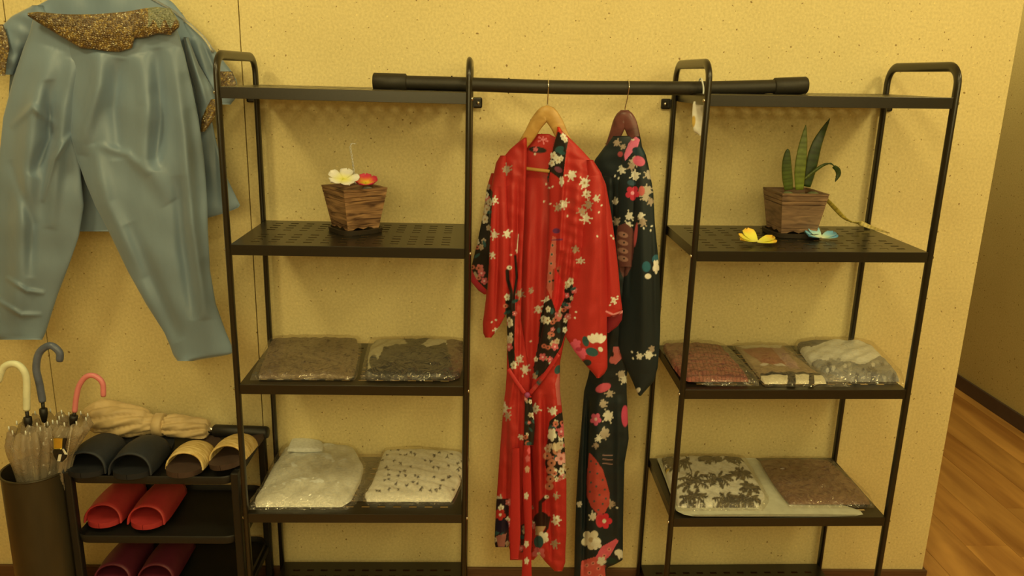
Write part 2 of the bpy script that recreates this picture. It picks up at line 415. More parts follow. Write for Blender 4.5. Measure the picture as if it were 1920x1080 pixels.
# ------------------------------------------------------------------ shelving units
D_L, W_L = .339, .60
TR = .0076; TD = .0122   # flat oval tube: narrow across, deep front to back
def plate(mb, xs, ys, hole, z0, z1):
    """flat sheet with real slots: cells of the grid where hole is True are left out"""
    nx, ny = len(xs), len(ys); V = [(x, y, z) for z in (z1, z0) for y in ys for x in xs]; k = nx*ny
    I = lambda i, j, s=0: s*k+j*nx+i
    F = []
    sol = lambda i, j: 0 <= i < nx-1 and 0 <= j < ny-1 and not hole[i][j]
    for i in range(nx-1):
        for j in range(ny-1):
            if not sol(i, j): continue
            F.append((I(i, j), I(i+1, j), I(i+1, j+1), I(i, j+1))); F.append((I(i, j, 1), I(i, j+1, 1), I(i+1, j+1, 1), I(i+1, j, 1)))
            if not sol(i-1, j): F.append((I(i, j), I(i, j+1), I(i, j+1, 1), I(i, j, 1)))
            if not sol(i+1, j): F.append((I(i+1, j), I(i+1, j, 1), I(i+1, j+1, 1), I(i+1, j+1)))
            if not sol(i, j-1): F.append((I(i, j), I(i, j, 1), I(i+1, j, 1), I(i+1, j)))
            if not sol(i, j+1): F.append((I(i, j+1), I(i+1, j+1), I(i+1, j+1, 1), I(i, j+1, 1)))
    mb.add(V, F)
def shelf_mb(W, D, z):
    mb = MB(); x0, x1, y1, y0 = TR*.8, W-TR*.8, -.001, -D-.004
    nC, nR = 12, 9; xs = [x0]; hx = []
    px = (W-.07)/nC
    for c in range(nC):
        a = .035+px*c+px/2-.011; xs += [a, a+.022]
    xs.append(x1)
    ys = [y0]; pr_ = (D-.05)/nR
    for r in range(nR):
        a = -D+.02+pr_*r+pr_/2-.0045; ys += [a, a+.009]
    ys.append(y1)
    hole = [[(i % 2 == 1 and j % 2 == 1 and j//2 not in (4,)) for j in range(len(ys)-1)] for i in range(len(xs)-1)]
    plate(mb, xs, ys, hole, z-.0015, z)
    mb.box(x0, x1, y0-.001, y0+.001, z-.027, z-.0002, .0006)           # folded front lip
    mb.box(x0, x1, y0, y0+.012, z-.027, z-.0258)
    mb.box(x0, x1, y1-.001, y1+.001, z-.027, z-.0002)
    mb.box(x0, x0+.0015, y0+.001, y1-.001, z-.027, z-.0016); mb.box(x1-.0015, x1, y0+.001, y1-.001, z-.027, z-.0016)
    return mb
def frame_mb(x, D, zt):
    R = .045; P = [(x, 0, .012)]
    for z in np.linspace(.3, zt-R, 6): P.append((x, 0, z))
    for a in np.linspace(0, PI/2, 8)[1:]: P.append((x, -R+R*math.cos(a), zt-R+R*math.sin(a)))
    for y in np.linspace(-R, -D+R, 5)[1:-1]: P.append((x, y, zt))
    for a in np.linspace(PI/2, PI, 8): P.append((x, -D+R+R*math.cos(a), zt-R+R*math.sin(a)))
    for z in np.linspace(zt-R, .3, 6)[1:]: P.append((x, -D, z))
    P.append((x, -D, .012))
    return MB().tube(P, TR, 18, r2=TD, ref=(1, 0, 0))
def unit(name, label, X, Y, yaw, tilt, W, D, zs, zt):
    t = thing(name, label, 'shelf', (0, 0, 0), 'black metal shelving units')
    for s in (0, 1):
        f = frame_mb(s*W, D, zt).build('side_frame', M_blk, t)
        for yy in (0, -D): MB().tube([(s*W, yy, 0), (s*W, yy, .014)], .0145, 14).build('foot', M_pla, f)
        sx = -1 if s == 0 else 1
        b = MB().box(s*W+min(sx*.006, sx*.033), s*W+max(sx*.006, sx*.033), .0165, .0195, zs[0]-.050, zs[0]-.021, .004)
        b.box(s*W+min(sx*.003, sx*.010), s*W+max(sx*.003, sx*.010), .0, .0185, zs[0]-.048, zs[0]-.023)
        b = b.build('wall_bracket', M_blk, t, smooth=False)
        MB().tube([(s*W+sx*.021, .0175, zs[0]-.036), (s*W+sx*.021, .0125, zs[0]-.036)], [.0055, .0045], 10).build('screw', M_screw, b)
        for z in zs:
            MB().tube([(s*W+sx*.005, -D, z-.014), (s*W+sx*.0105, -D, z-.014)], [.0055, .0035], 10).build('bolt', M_screw, t)
    for z in zs: shelf_mb(W, D, z).build('shelf', M_blk, t, smooth=False)
    for o in list(t.children)+[c for k in t.children for c in k.children]:   # the unit's boards slope a little
        if tilt:
            for v in o.data.vertices: v.co.z += tilt*v.co.x*min(1, v.co.z/.08)
    t.location = (X, Y, 0); t.rotation_euler = (0, 0, yaw)
    return t
ZL = [1.6211, 1.2366, .8612, .4806, .10]
unit('shelving_unit', 'black metal shelving unit on the left with frangipani pot and slipper rack beside it', -.6843, -.0368, .0088, 0, W_L, D_L, ZL, 1.6949-.011+.01)
ZR = [1.6352, 1.2476, .8692, .4841, .0915]; RT = .0135
unit('shelving_unit', 'black metal shelving unit on the right holding the green potted plant', .4983, -.0232+.0, .0004, RT, .6123, .3573, [z-.0041+.0 for z in ZR], 1.7093-.011+.006)
def zr(i, x): return ZR[i]-.0041+(x-.4983)*RT   # level of a right-hand shelf at x

# ------------------------------------------------------------------ clothes rail
rail = thing('clothes_rail', 'long black telescopic tube laid across both top shelves, robes hanging from it', 'rail', (.24, -.2, 1.64))
pts = [atY(700, 153, -.2), atY(860, 157.5, -.2), atY(1040, 163.5, -.2), atY(1180, 165, -.2), atY(1300, 165.5, -.2), atY(1410, 163.5, -.2), atY(1512, 160, -.2)]
sp = smooth_path(pts, 40); sp[:, 1] = -.2
MB().tube(sp, .0180, 20).build('tube', M_rod, rail)
for a, b in ((0, 4), (-4, -1)):
    e = sp[[0, 3]] if a == 0 else sp[[-4, -1]]
    d = (e[1]-e[0])/np.linalg.norm(e[1]-e[0]); q = [e[0], e[0]+d*.002, e[1]-d*.002, e[1]] if a == 0 else [e[0], e[0]+d*.002, e[1]-d*.003, e[1]]
    MB().tube([q[0]-d*.0005*(a == 0), q[1], q[2], q[3]+d*.0005], [.0185, .0225, .0225, .0185 if a == 0 else .0200], 20).build('end_sleeve', M_rod, rail)
for k, px_ in ((7, 0), (12, 0)):
    c = sp[k]; MB().ball(c+np.array([0, 0, .0185]), .0022).build('rivet', M_rod, rail); MB().ball(c+np.array([0, 0, -.0185]), .0018).build('rivet', M_rod, rail)

# ------------------------------------------------------------------ printed robes
CRE = A(214, 196, 140); CRED = A(160, 132, 88); BLKc = A(34, 28, 18); GRN = A(44, 74, 58); PNK = A(198, 90, 76); ORG = A(186, 98, 62); RED = A(172, 40, 27); REDD = A(182, 34, 30)
PUR = A(96, 40, 62)
def fill(P, poly, seed, n, base=BLKc, rr=(5, 9)):
    """busy floral band: dark ground with blossoms, leaves and eyespots"""
    r = random.Random(seed); P.poly(poly, base); xs = [p[0] for p in poly]; ys = [p[1] for p in poly]
    pl = np.array(poly, float)
    for _ in range(n):
        for _t in range(30):
            x, y = r.uniform(min(xs), max(xs)), r.uniform(min(ys), max(ys)); ins = False; j = len(pl)-1
            for i in range(len(pl)):
                if (pl[i, 1] > y) != (pl[j, 1] > y) and x < (pl[j, 0]-pl[i, 0])*(y-pl[i, 1])/(pl[j, 1]-pl[i, 1])+pl[i, 0]: ins = not ins
                j = i
            if ins: break
        k = r.random()
        if k < .42: P.flo(x, y, r.uniform(*rr), r.choice([CRE, CRED, A(190, 165, 112)]), A(168, 120, 60), r.uniform(0, 6), sx=.8)
        elif k < .62: P.flo(x, y, r.uniform(*rr), r.choice([PNK, A(196, 100, 78)]), A(230, 170, 140), r.uniform(0, 6))
        elif k < .82: P.ell(x, y, r.uniform(4, 7), r.uniform(2, 3.5), r.uniform(0, 3), GRN)
        else: P.ell(x, y, 5, 4, 0, ORG); P.ell(x, y, 1.5, 1.5, 0, BLKc)
# ---- red print
R = Paint(RED); r7 = random.Random(5)
for x, y, s in [(950, 318, 8), (1072, 328, 9), (1096, 343, 10), (1100, 364, 8), (1118, 372, 6), (1103, 384, 8), (1092, 397, 8), (1099, 409, 8), (1058, 382, 7), (1046, 390, 6),
                (927, 375, 6), (927, 440, 7), (923, 478, 5), (951, 438, 7), (1079, 468, 6), (1088, 489, 6), (975, 551, 7), (1009, 580, 7), (1025, 564, 7),
                (1055, 385, 6), (931, 620, 5), (1151, 563, 5), (945, 765, 9), (952, 780, 6), (996, 545, 4), (974, 674, 7), (985, 692, 8), (1004, 766, 8),
                (1037, 771, 8), (1043, 975, 9), (1043, 930, 5), (936, 938, 9), (968, 990, 6), (1016, 1010, 8), (1040, 1020, 7), (995, 952, 4), (977, 820, 4)]:
    c = r7.choice([CRE, CRE, CRED, A(190, 168, 118)])
    R.spray(x, y, s*1.0, c, r7); R.flo(x, y, s, c, A(176, 130, 70) if r7.random() < .5 else None, r7.uniform(0, 6), sx=.85)
for x, y in [(1030, 352), (1024, 345), (1036, 350), (1032, 382), (1020, 378), (1146, 442), (1150, 447), (1120, 443), (968, 470), (958, 478), (1098, 350), (1128, 385), (1123, 398), (1088, 412), (1064, 405), (930, 600), (922, 604), (1150, 560), (1158, 556), (1144, 572), (1080, 585), (1078, 596), (995, 640), (980, 705), (960, 702)]:
    R.ell(x, y, 2.2, 1.6, r7.uniform(0, 3), CRE)
# neck print, lapel print
R.ell(1008, 281, 17, 6, .1, BLKc); R.flo(1004, 280, 5, PNK); R.ell(1003, 289, 2, 2, 0, CRE)
R.spray(1018, 262, 6, A(220, 120, 100), r7)
R.poly([(1046, 246), (1066, 262), (1062, 282), (1056, 330), (1048, 334), (1032, 322), (1030, 330), (1027, 345), (1027, 318), (1034, 290), (1041, 262), (1045, 250)], BLKc)
R.ell(1049, 280, 9, 6, -.3, GRN); R.ell(1053, 286, 7, 4, .4, GRN)
for x, y, s in [(1056, 256, 7), (1060, 262, 6), (1038, 292, 8), (1046, 300, 8), (1035, 306, 7), (1052, 297, 6)]: R.flo(x, y, s, CRE, A(190, 150, 90), x, sx=.85)
R.ell(1047, 318, 8, 5, .5, A(120, 60, 60)); R.flo(1053, 340, 8, CRE, None, 1, sx=.6, sy=1.3)
R.ell(1046, 240, 8, 7, 0, A(215, 50, 25))
# left sleeve rear print
fill(R, [(912, 345), (924, 360), (920, 420), (918, 470), (914, 545), (884, 515), (884, 498), (898, 430)], 3, 26)
R.poly([(884, 505), (896, 528), (912, 548), (900, 548), (880, 535)], A(170, 38, 40))
# peacock strips
R.poly([(1036, 442), (1043, 446), (1042, 500), (1034, 560), (1025, 540), (1028, 490)], A(190, 92, 62))
for y in (460, 477, 494, 512, 528): R.ell(1036-(y-460)*.08, y, 3.2, 3.6, 0, A(196, 120, 80)); R.ell(1036-(y-460)*.08, y, 1.9, 2.2, 0, GRN)
R.ell(1043, 433, 7, 5, 0, PUR); R.line([(1035, 450), (1054, 449)], 1.5, PUR)
R.poly([(1037, 505), (1052, 498), (1048, 520), (1040, 545), (1034, 545)], A(150, 62, 36))
for x, y in ((1046, 508), (1037, 526), (1044, 515)): R.ell(x, y, 2.2, 2.2, 0, BLKc)
# bird head + dark band at left panel
R.ell(955, 502, 5, 4, 0, CRE); R.ell(956, 502, 1.4, 1.4, 0, BLKc)
R.line([(951, 508), (952, 525), (958, 545), (960, 560)], 4.5, BLKc); R.line([(966, 480), (969, 520), (963, 560)], 3, BLKc); R.line([(972, 440), (969, 475)], 1.2, CRE)
fill(R, [(948, 556), (966, 556), (966, 580), (964, 640), (966, 690), (955, 690), (947, 620)], 9, 14)
# central floral band
fill(R, [(1020, 568), (1034, 560), (1044, 590), (1058, 545), (1068, 520), (1078, 545), (1068, 575), (1062, 620), (1052, 650), (1030, 690), (1004, 712), (1000, 690), (1010, 640), (1012, 600)], 11, 46, rr=(4, 8))
R.poly([(1040, 500), (1056, 530), (1060, 556), (1046, 586), (1038, 570)], A(190, 36, 28))
# right sleeve blossoms
for x, y in ((1068, 652), (1080, 645), (1076, 660), (1088, 668), (1080, 674), (1092, 662)): R.flo(x, y, 10, A(214, 84, 86), None, x)
R.ell(1085, 655, 6, 4, 0, A(176, 50, 60)); R.ell(1083, 675, 3, 3, 0, CRE)
R.ell(1098, 640, 10, 6, 1.3, GRN); R.ell(1110, 660, 12, 8, .3, GRN); R.ell(1101, 680, 8, 6, 0, A(40, 46, 34))
for a in (-.9, -.45, 0, .45, .9): R.ell(1119+14*math.sin(a), 640-9*math.cos(a)+2, 9, 4.5, a*.8-PI/2, A(226, 206, 150))
R.ell(1126, 655, 5, 4, .8, CRE)
R.line([(1137, 584), (1150, 590), (1166, 584)], 2.2, A(220, 130, 105)); 
# lower skirt bands
R.poly([(1049, 690), (1052, 760), (1045, 760), (1041, 720)], A(186, 92, 70)); R.ell(1046, 693, 6, 9, .4, GRN)
fill(R, [(1030, 790), (1048, 775), (1064, 770), (1066, 900), (1062, 915), (1048, 900), (1030, 905), (1022, 870)], 15, 46, rr=(5, 9))
for x, y in ((1034, 868), (1032, 882), (1032, 898), (1030, 912), (1044, 846), (1026, 855)): R.ell(x, y, 8, 7, 0, A(188, 120, 74)); R.ell(x, y, 1.8, 1.8, 0, BLKc)
R.flo(1035, 815, 13, CRE, None, 1, sx=.7); R.flo(1052, 860, 12, A(220, 150, 115), A(170, 80, 60), 2); R.flo(1043, 838, 9, A(200, 170, 110), None, 1)
R.poly([(1042, 905), (1064, 895), (1064, 930), (1040, 920)], RED)
R.line([(1024, 932), (1013, 942), (1013, 960), (1022, 975)], 4.5, A(44, 22, 14)); R.ell(1015, 976, 15, 16, .2, A(44, 22, 14)); R.ell(1025, 932, 4.5, 3.5, 0, CRE); R.ell(1026, 931, 1.2, 1.2, 0, BLKc)
R.line([(1030, 970), (1026, 990), (1018, 1002)], 3, A(44, 22, 14)); R.poly([(1004, 986), (1024, 986), (1014, 1004), (1004, 1004)], A(176, 140, 84))
R.flo(1018, 1008, 12, CRE, None, 2); R.ell(1010, 1016, 9, 12, 0, GRN); R.flo(1010, 1038, 13, PNK, CRE, 2)
fill(R, [(926, 935), (954, 935), (954, 1030), (926, 1030)], 21, 12, A(40, 22, 20), (5, 8)); R.ell(940, 985, 14, 14, 0, A(28, 18, 28)); R.flo(938, 965, 11, RED, CRE, 1); R.poly([(930, 1005), (950, 1000), (946, 1026), (934, 1026)], A(150, 88, 62))
fill(R, [(976, 985), (998, 975), (998, 1035), (976, 1035)], 22, 8, A(60, 30, 22), (5, 8))
# sashes
BLT = Paint(A(176, 38, 28)); fill(BLT, [(940, 690), (1060, 690), (1060, 745), (940, 745)], 31, 12, A(176, 40, 30), (2.5, 4)); fill(BLT, [(975, 745), (1003, 745), (1003, 835), (975, 835)], 32, 22, BLKc, (3, 6))
for y, c in ((860, PNK), (845, A(220, 90, 80)), (880, A(200, 150, 100)), (1020, CRE), (1052, CRE), (930, CRE)): BLT.flo(988+r7.uniform(-3, 6), y, 7, c, None, y, sx=.7)
YR = lambda px, py: -.215-.00058*(px-1025)
YRb = lambda px, py: YR(px, py)+.030
robe = thing('kimono_robe', 'long red floral kimono robe with tied sash, in front of the black robe', 'robe', tuple(atY(1028, 640, -.21)))
def f_back(px, py):
    return 1.7*(ridge(px, py, [(995, 330), (985, 700), (975, 1050)], 9, .012)+ridge(px, py, [(1018, 330), (1005, 700), (1000, 1050)], 8, .009)+ridge(px, py, [(968, 700), (965, 1050)], 8, .012)-ridge(px, py, [(984, 720), (980, 1050)], 4, .01)+.003*wob(px, py, 50, 3))
shell('robe_back', [(251, 1004, 1028), (257, 990, 1042), (262, 984, 1048), (290, 955, 1085), (320, 942, 1100), (400, 948, 1105), (600, 952, 1062), (700, 950, 1045), (760, 946, 1045), (900, 940, 1048), (1000, 944, 1030), (1030, 956, 1020), (1050, 956, 1000)],
      M_cloth, robe, Y=YRb, T=.006, back=.5, nu=90, nv=420, fold=f_back, paint=R)
def f_l(px, py):
    return 1.7*(ridge(px, py, [(984, 262), (984, 420), (974, 700), (966, 1020)], 4, .006)+ridge(px, py, [(962, 300), (958, 480), (965, 700), (955, 760), (945, 1020)], 6, .008)-ridge(px, py, [(972, 330), (970, 480), (958, 690)], 4, .008)
            + ridge(px, py, [(962, 760), (962, 1020)], 7, .008)-ridge(px, py, [(952, 780), (946, 1020)], 4, .007)+.002*wob(px, py, 30, 5))
shell('front_panel', [(258, 984, 987), (262, 977, 988), (280, 956, 988), (300, 940, 988), (350, 935, 986), (420, 938, 983), (500, 945, 979), (600, 950, 977), (680, 953, 990), (715, 950, 994), (760, 944, 990), (850, 937, 984), (950, 930, 978), (1015, 927, 958), (1026, 929, 952)],
      M_cloth, robe, Y=YR, T=.014, back=.3, nu=60, nv=420, fold=f_l, paint=R)
def f_r(px, py):
    return 1.7*(ridge(px, py, [(1062, 268), (1056, 340), (1045, 560), (1020, 700)], 5, .008)-ridge(px, py, [(1052, 470), (1046, 560), (1030, 640)], 5, .012)+ridge(px, py, [(1088, 300), (1078, 420), (1058, 600)], 12, .012)
            - ridge(px, py, [(1075, 420), (1064, 560), (1056, 640)], 5, .012)+ridge(px, py, [(1010, 730), (1012, 1000)], 7, .010)-ridge(px, py, [(1021, 740), (1024, 1000)], 5, .012)+ridge(px, py, [(1040, 700), (1040, 900), (1050, 1050)], 9, .012)
            - ridge(px, py, [(1030, 920), (1034, 1060)], 4, .006)+.002*wob(px, py, 30, 8))
shell('front_panel', [(238, 1045, 1049), (246, 1044, 1054), (262, 1041, 1072), (280, 1037, 1090), (300, 1033, 1108), (325, 1030, 1122), (350, 1030, 1124), (400, 1030, 1120), (500, 1026, 1100), (560, 1024, 1080), (610, 1018, 1066), (640, 1012, 1058), (680, 1004, 1050), (730, 996, 1050), (800, 996, 1057), (900, 1000, 1062), (1000, 1006, 1062), (1035, 1008, 1060), (1055, 1024, 1060), (1071, 1040, 1054)],
      M_cloth, robe, Y=lambda a, b: YR(a, b)-.004, T=.018, back=.3, nu=90, nv=500, fold=f_r, paint=R)
def f_sl(px, py): return ridge(px, py, [(925, 330), (920, 450), (915, 600)], 7, .010)-ridge(px, py, [(935, 350), (933, 500), (928, 620)], 4, .010)+ridge(px, py, [(945, 380), (944, 600)], 5, .006)
shell('sleeve', [(325, 921, 932), (350, 913, 932), (400, 906, 930), (450, 896, 928), (500, 884, 926), (528, 883, 924), (545, 897, 922), (552, 908, 920)], M_cloth, robe, Y=lambda a, b: YR(a, b)+.035, T=.012, nu=40, nv=180, paint=R)
shell('sleeve', [(292, 938, 950), (305, 930, 950), (350, 921, 950), (400, 917, 952), (450, 916, 957), (500, 916, 956), (560, 911, 952), (585, 908, 951), (606, 905, 940), (625, 906, 928), (633, 910, 921)], M_cloth, robe, Y=lambda a, b: YR(a, b)-.012, T=.016, nu=50, nv=260, fold=f_sl, paint=R)
def f_sr(px, py): return ridge(px, py, [(1112, 330), (1116, 480), (1100, 640)], 14, .014)-ridge(px, py, [(1137, 400), (1139, 600)], 4, .008)+ridge(px, py, [(1128, 330), (1128, 480), (1126, 680)], 6, .008)+.002*wob(px, py, 40, 2)
RI = Paint(A(122, 26, 26)); RI.line([(1137, 585), (1150, 591), (1168, 584)], 3, A(222, 130, 105))
shell('sleeve_lining', [(582, 1136, 1168), (600, 1134, 1166), (612, 1134, 1158), (624, 1134, 1142)], M_cloth, robe, Y=lambda a, b: YR(a, b)+.01, T=.006, nu=24, nv=40, paint=RI)
shell('sleeve', [(318, 1118, 1124), (345, 1118, 1136), (400, 1118, 1146), (450, 1118, 1153), (500, 1118, 1159), (550, 1118, 1163), (580, 1118, 1167), (591, 1122, 1160), (594, 1124, 1142)], M_cloth, robe, Y=lambda a, b: YR(a, b)+.004, T=.016, nu=44, nv=240, fold=lambda a, b: ridge(a, b, [(1132, 340), (1150, 580)], 7, .008), paint=R)
shell('sleeve', [(300, 1100, 1112), (325, 1100, 1128), (350, 1098, 1134), (400, 1094, 1138), (450, 1090, 1139), (500, 1083, 1139), (550, 1072, 1139), (600, 1064, 1138), (632, 1061, 1138), (660, 1078, 1139), (690, 1103, 1139), (700, 1112, 1134), (709, 1119, 1124)], M_cloth, robe, Y=lambda a, b: YR(a, b)-.012, T=.020, nu=76, nv=340, fold=f_sr, paint=R)
bk = lambda pts, w, t, nm='sash': shell(nm, pts, M_cloth, robe, Y=lambda a, b: YR(a, b)-.030, T=t, nu=16, nv=160, paint=BLT)
bk([(742, 982, 988), (760, 984, 992), (830, 982, 994), (900, 980, 996), (1000, 984, 998), (1040, 980, 996), (1082, 978, 997)], 0, .006)
bk([(742, 988, 996), (800, 990, 1003), (835, 988, 1000)], 0, .005)
bk([(840, 960, 974), (950, 957, 975), (1000, 956, 976), (1048, 957, 972)], 0, .004)
for pts in ([(953, 692), (966, 712), (984, 738)], [(1048, 664), (1020, 705), (993, 738)]):
    P3 = np.array([atY(a, b, YR(a, b)-.028) for a, b in pts]); P3 = smooth_path(P3, 18)
    c = BLT(np.interp(np.repeat(np.linspace(0, 1, 18), 10), [0, .5, 1], [p[0] for p in pts]), np.interp(np.repeat(np.linspace(0, 1, 18), 10), [0, .5, 1], [p[1] for p in pts]))
    MB().tube(P3, .0065, 10, r2=.0035, ref=(.3, 0, 1)).build('sash', M_cloth, robe, col=c)
kn = atY(989, 741, YR(989, 741)-.032); V = MB().ball(kn, (.009, .007, .009)); V.build('sash_knot', M_cloth, robe, col=np.tile(A(150, 60, 80), (V.n, 1)))
# ---- black print
K = Paint(A(30, 36, 28)); K2 = A(176, 152, 104)
for x, y, s in [(1190, 303, 10), (1184, 312, 7), (1166, 319, 7), (1191, 329, 9), (1217, 327, 9), (1214, 357, 10), (1210, 370, 8), (1220, 378, 7), (1202, 405, 7), (1205, 417, 8), (1180, 405, 8), (1178, 422, 7), (1156, 415, 7), (1154, 378, 6),
                (1157, 268, 6), (1168, 275, 4), (1217, 665, 9), (1222, 655, 6), (1199, 668, 6), (1165, 702, 8), (1170, 712, 7), (1143, 738, 7), (1131, 757, 8), (1140, 780, 11), (1134, 812, 11), (1122, 822, 6), (1117, 835, 5), (1145, 945, 8), (1112, 968, 8), (1086, 945, 5), (1163, 1040, 8)]:
    c = r7.choice([CRE, CRE, K2, CRED]); K.spray(x, y, s*.9, c, r7); K.flo(x, y, s, c, None, r7.uniform(0, 6), sx=.85)
for x, y in [(1207, 428), (1222, 424), (1220, 432), (1160, 334), (1153, 330), (1185, 660), (1187, 672), (1157, 952), (1120, 960)]: K.ell(x, y, 2.4, 1.6, r7.uniform(0, 3), CRE)
K.poly([(1190, 254), (1200, 262), (1196, 275), (1182, 290), (1172, 302), (1170, 290), (1178, 270)], A(216, 104, 108)); K.ell(1187, 262, 3, 1.5, 0, CRE)
K.ell(1198, 302, 12, 9, .4, A(206, 86, 90)); K.ell(1198, 284, 13, 8, .3, A(30, 50, 44)); K.ell(1163, 289, 5, 5, 0, A(150, 60, 50))
K.flo(1186, 362, 14, A(196, 50, 54), A(230, 150, 130), 1); K.ell(1203, 358, 6, 9, 0, A(190, 90, 66)); K.ell(1184, 343, 8, 5, .2, A(52, 74, 66))
K.poly([(1158, 424), (1172, 418), (1186, 428), (1192, 446), (1188, 470), (1184, 500), (1176, 516), (1168, 520), (1162, 505), (1158, 480), (1155, 450)], A(104, 58, 40))
for y in (440, 455, 470, 485): K.ell(1168, y, 10, 5, .3, A(160, 110, 74)); K.ell(1170, y, 1.8, 1.8, 0, BLKc)
K.ell(1192, 440, 3, 22, .1, A(190, 80, 66))
K.ell(1229, 485, 6, 8, .5, A(50, 92, 84)); K.ell(1212, 500, 8, 10, 0, A(40, 88, 80)); K.flo(1230, 500, 11, A(232, 220, 180), None, 1, sx=.6, sy=1.3); K.ell(1215, 518, 6, 5, 0, A(232, 220, 180))
K.ell(1196, 732, 4, 6, .8, CRE)
K.poly([(1150, 650), (1160, 650), (1166, 672), (1154, 684), (1146, 676)], A(196, 100, 80)); K.ell(1153, 672, 12, 8, -.7, A(196, 96, 74)); K.ell(1148, 664, 3, 5, 0, BLKc)
K.ell(1131, 727, 15, 8, -.35, A(204, 82, 78)); K.flo(1117, 786, 11, A(214, 92, 96), A(240, 190, 170), 1, sy=1.1); K.ell(1172, 780, 7, 20, 0, A(196, 66, 74))
K.poly([(1105, 848), (1116, 860), (1130, 880), (1138, 905), (1143, 925), (1143, 945), (1134, 962), (1122, 965), (1108, 950), (1100, 930), (1100, 890)], A(178, 66, 44))
for i, (x, y) in enumerate([(1108, 865), (1118, 870), (1106, 885), (1120, 888), (1130, 900), (1108, 905), (1118, 912), (1134, 918), (1106, 922), (1124, 928), (1114, 940), (1130, 945), (1122, 956), (1136, 935)]): K.ell(x, y, 2, 2, 0, A(60, 74, 56))
for y in (853, 861, 869): K.line([(1130, y), (1148, y+1)], 1.1, A(150, 110, 80))
K.ell(1125, 975, 8, 14, 0, A(190, 60, 54)); K.flo(1133, 977, 15, A(200, 42, 44), CRE, 0)
K.flo(1108, 1012, 19, A(212, 192, 132), A(180, 150, 90), 1); K.flo(1118, 1020, 11, A(222, 206, 150), None, 2)
K.poly([(1155, 1010), (1160, 1014), (1145, 1040), (1132, 1056), (1112, 1052), (1128, 1025)], A(206, 84, 78))
K.poly([(1090, 1052), (1115, 1044), (1134, 1060), (1136, 1085), (1088, 1085)], A(196, 80, 58))
for x, y in [(1100, 1060), (1112, 1056), (1122, 1066), (1105, 1074), (1142, 1030), (1133, 1042), (1126, 1080)]: K.ell(x, y, 4, 3.5, 0, A(214, 120, 86)); K.ell(x, y, 1.4, 1.4, 0, BLKc)
K.flo(1128, 1052, 9, CRE, None, 1); K.ell(1160, 1036, 8, 6, 0, CRE); K.ell(1148, 1052, 12, 6, .3, A(26, 52, 34))
YB = lambda px, py: -.175-.0008*(px-1170)
robe2 = thing('kimono_robe', 'long black floral kimono robe hanging behind the red robe on a dark hanger', 'robe', tuple(atY(1170, 640, -.18)))
def f_k(px, py):
    return 1.5*(ridge(px, py, [(1165, 300), (1150, 600), (1120, 760), (1112, 1080)], 12, .010)-ridge(px, py, [(1102, 740), (1098, 860), (1094, 1080)], 4, .016)+ridge(px, py, [(1160, 740), (1160, 1050)], 7, .008)
            - ridge(px, py, [(1148, 330), (1152, 500)], 4, .008)+.003*wob(px, py, 40, 12))
shell('robe_body', [(255, 1148, 1184), (264, 1141, 1195), (280, 1130, 1204), (300, 1115, 1208), (320, 1111, 1206), (400, 1112, 1200), (500, 1114, 1196), (600, 1116, 1190), (660, 1112, 1184), (705, 1103, 1175), (734, 1095, 1175), (823, 1088, 1179), (868, 1084, 1171), (945, 1080, 1169), (1000, 1078, 1168), (1050, 1077, 1168), (1060, 1077, 1150), (1064, 1077, 1137), (1085, 1076, 1136)],
      M_cloth, robe2, Y=YB, T=.018, back=.5, nu=100, nv=500, fold=f_k, paint=K)
shell('sleeve', [(262, 1186, 1198), (290, 1180, 1211), (320, 1180, 1218), (360, 1182, 1225), (420, 1180, 1228), (500, 1172, 1236), (560, 1164, 1238), (620, 1158, 1238), (660, 1160, 1236), (690, 1174, 1233), (715, 1186, 1226), (735, 1194, 1208), (742, 1198, 1202)], M_cloth, robe2, Y=lambda a, b: YB(a, b)-.018, T=.016, nu=64, nv=360,
      fold=lambda a, b: ridge(a, b, [(1200, 300), (1206, 500), (1205, 700)], 12, .010)-ridge(a, b, [(1186, 330), (1180, 560)], 5, .008)+ridge(a, b, [(1226, 380), (1230, 650)], 5, .006), paint=K)
shell('front_panel', [(256, 1192, 1200), (262, 1184, 1202), (280, 1174, 1204), (300, 1166, 1200), (340, 1160, 1192), (420, 1157, 1188), (500, 1158, 1184)], M_cloth, robe2, Y=lambda a, b: YB(a, b)-.024, T=.010, nu=40, nv=170, paint=K)
# ---- hangers
def hanger(name, label, px, hump, Yf, arms, m, bar=None, wd=.017):
    c = atY(*hump, Yf(*hump)); t = thing(name, label, 'hanger', tuple(c), 'robe hangers')
    P = smooth_path([atY(a, b, Yf(a, b)) for a, b in arms], 40); q = np.linspace(-1, 1, 40)
    wv = wd*(1-.55*np.abs(q)**1.3)
    MB().tube(P, wv, 14, r2=.0075-.002*np.abs(q), ref=(0, 0, 1)).build('shoulder_bar', m, t)
    if bar:
        a, b = [atY(x, y, Yf(x, y)) for x, y in bar]; MB().tube([a, b], .0048, 10).build('trouser_bar', m, t)
    top = atY(px, 152, -.2); zc = top[2]-.0; hx = c[0]
    rr = .0215; cz = sp[np.argmin(np.abs(sp[:, 0]-hx)), 2]; H = []
    for a in np.linspace(-.35*PI, PI, 20): H.append((hx+.0*a, -.2+rr*math.cos(a)*-1*-1*(1), cz+rr*math.sin(a)))
    H = [(hx, -.2-rr*math.cos(a), cz+rr*math.sin(a)) for a in np.linspace(0, PI*1.25, 22)]
    H = [(hx, c[1], c[2]+.012), (hx, c[1]+.0, c[2]+.03), (hx, (c[1]-.2-rr)/2, c[2]+.05)][::1]+H
    MB().tube(smooth_path(H, 50), .0016, 8).build('hook', M_chrome, t)
YH = lambda a, b: YR(a, b)+.006
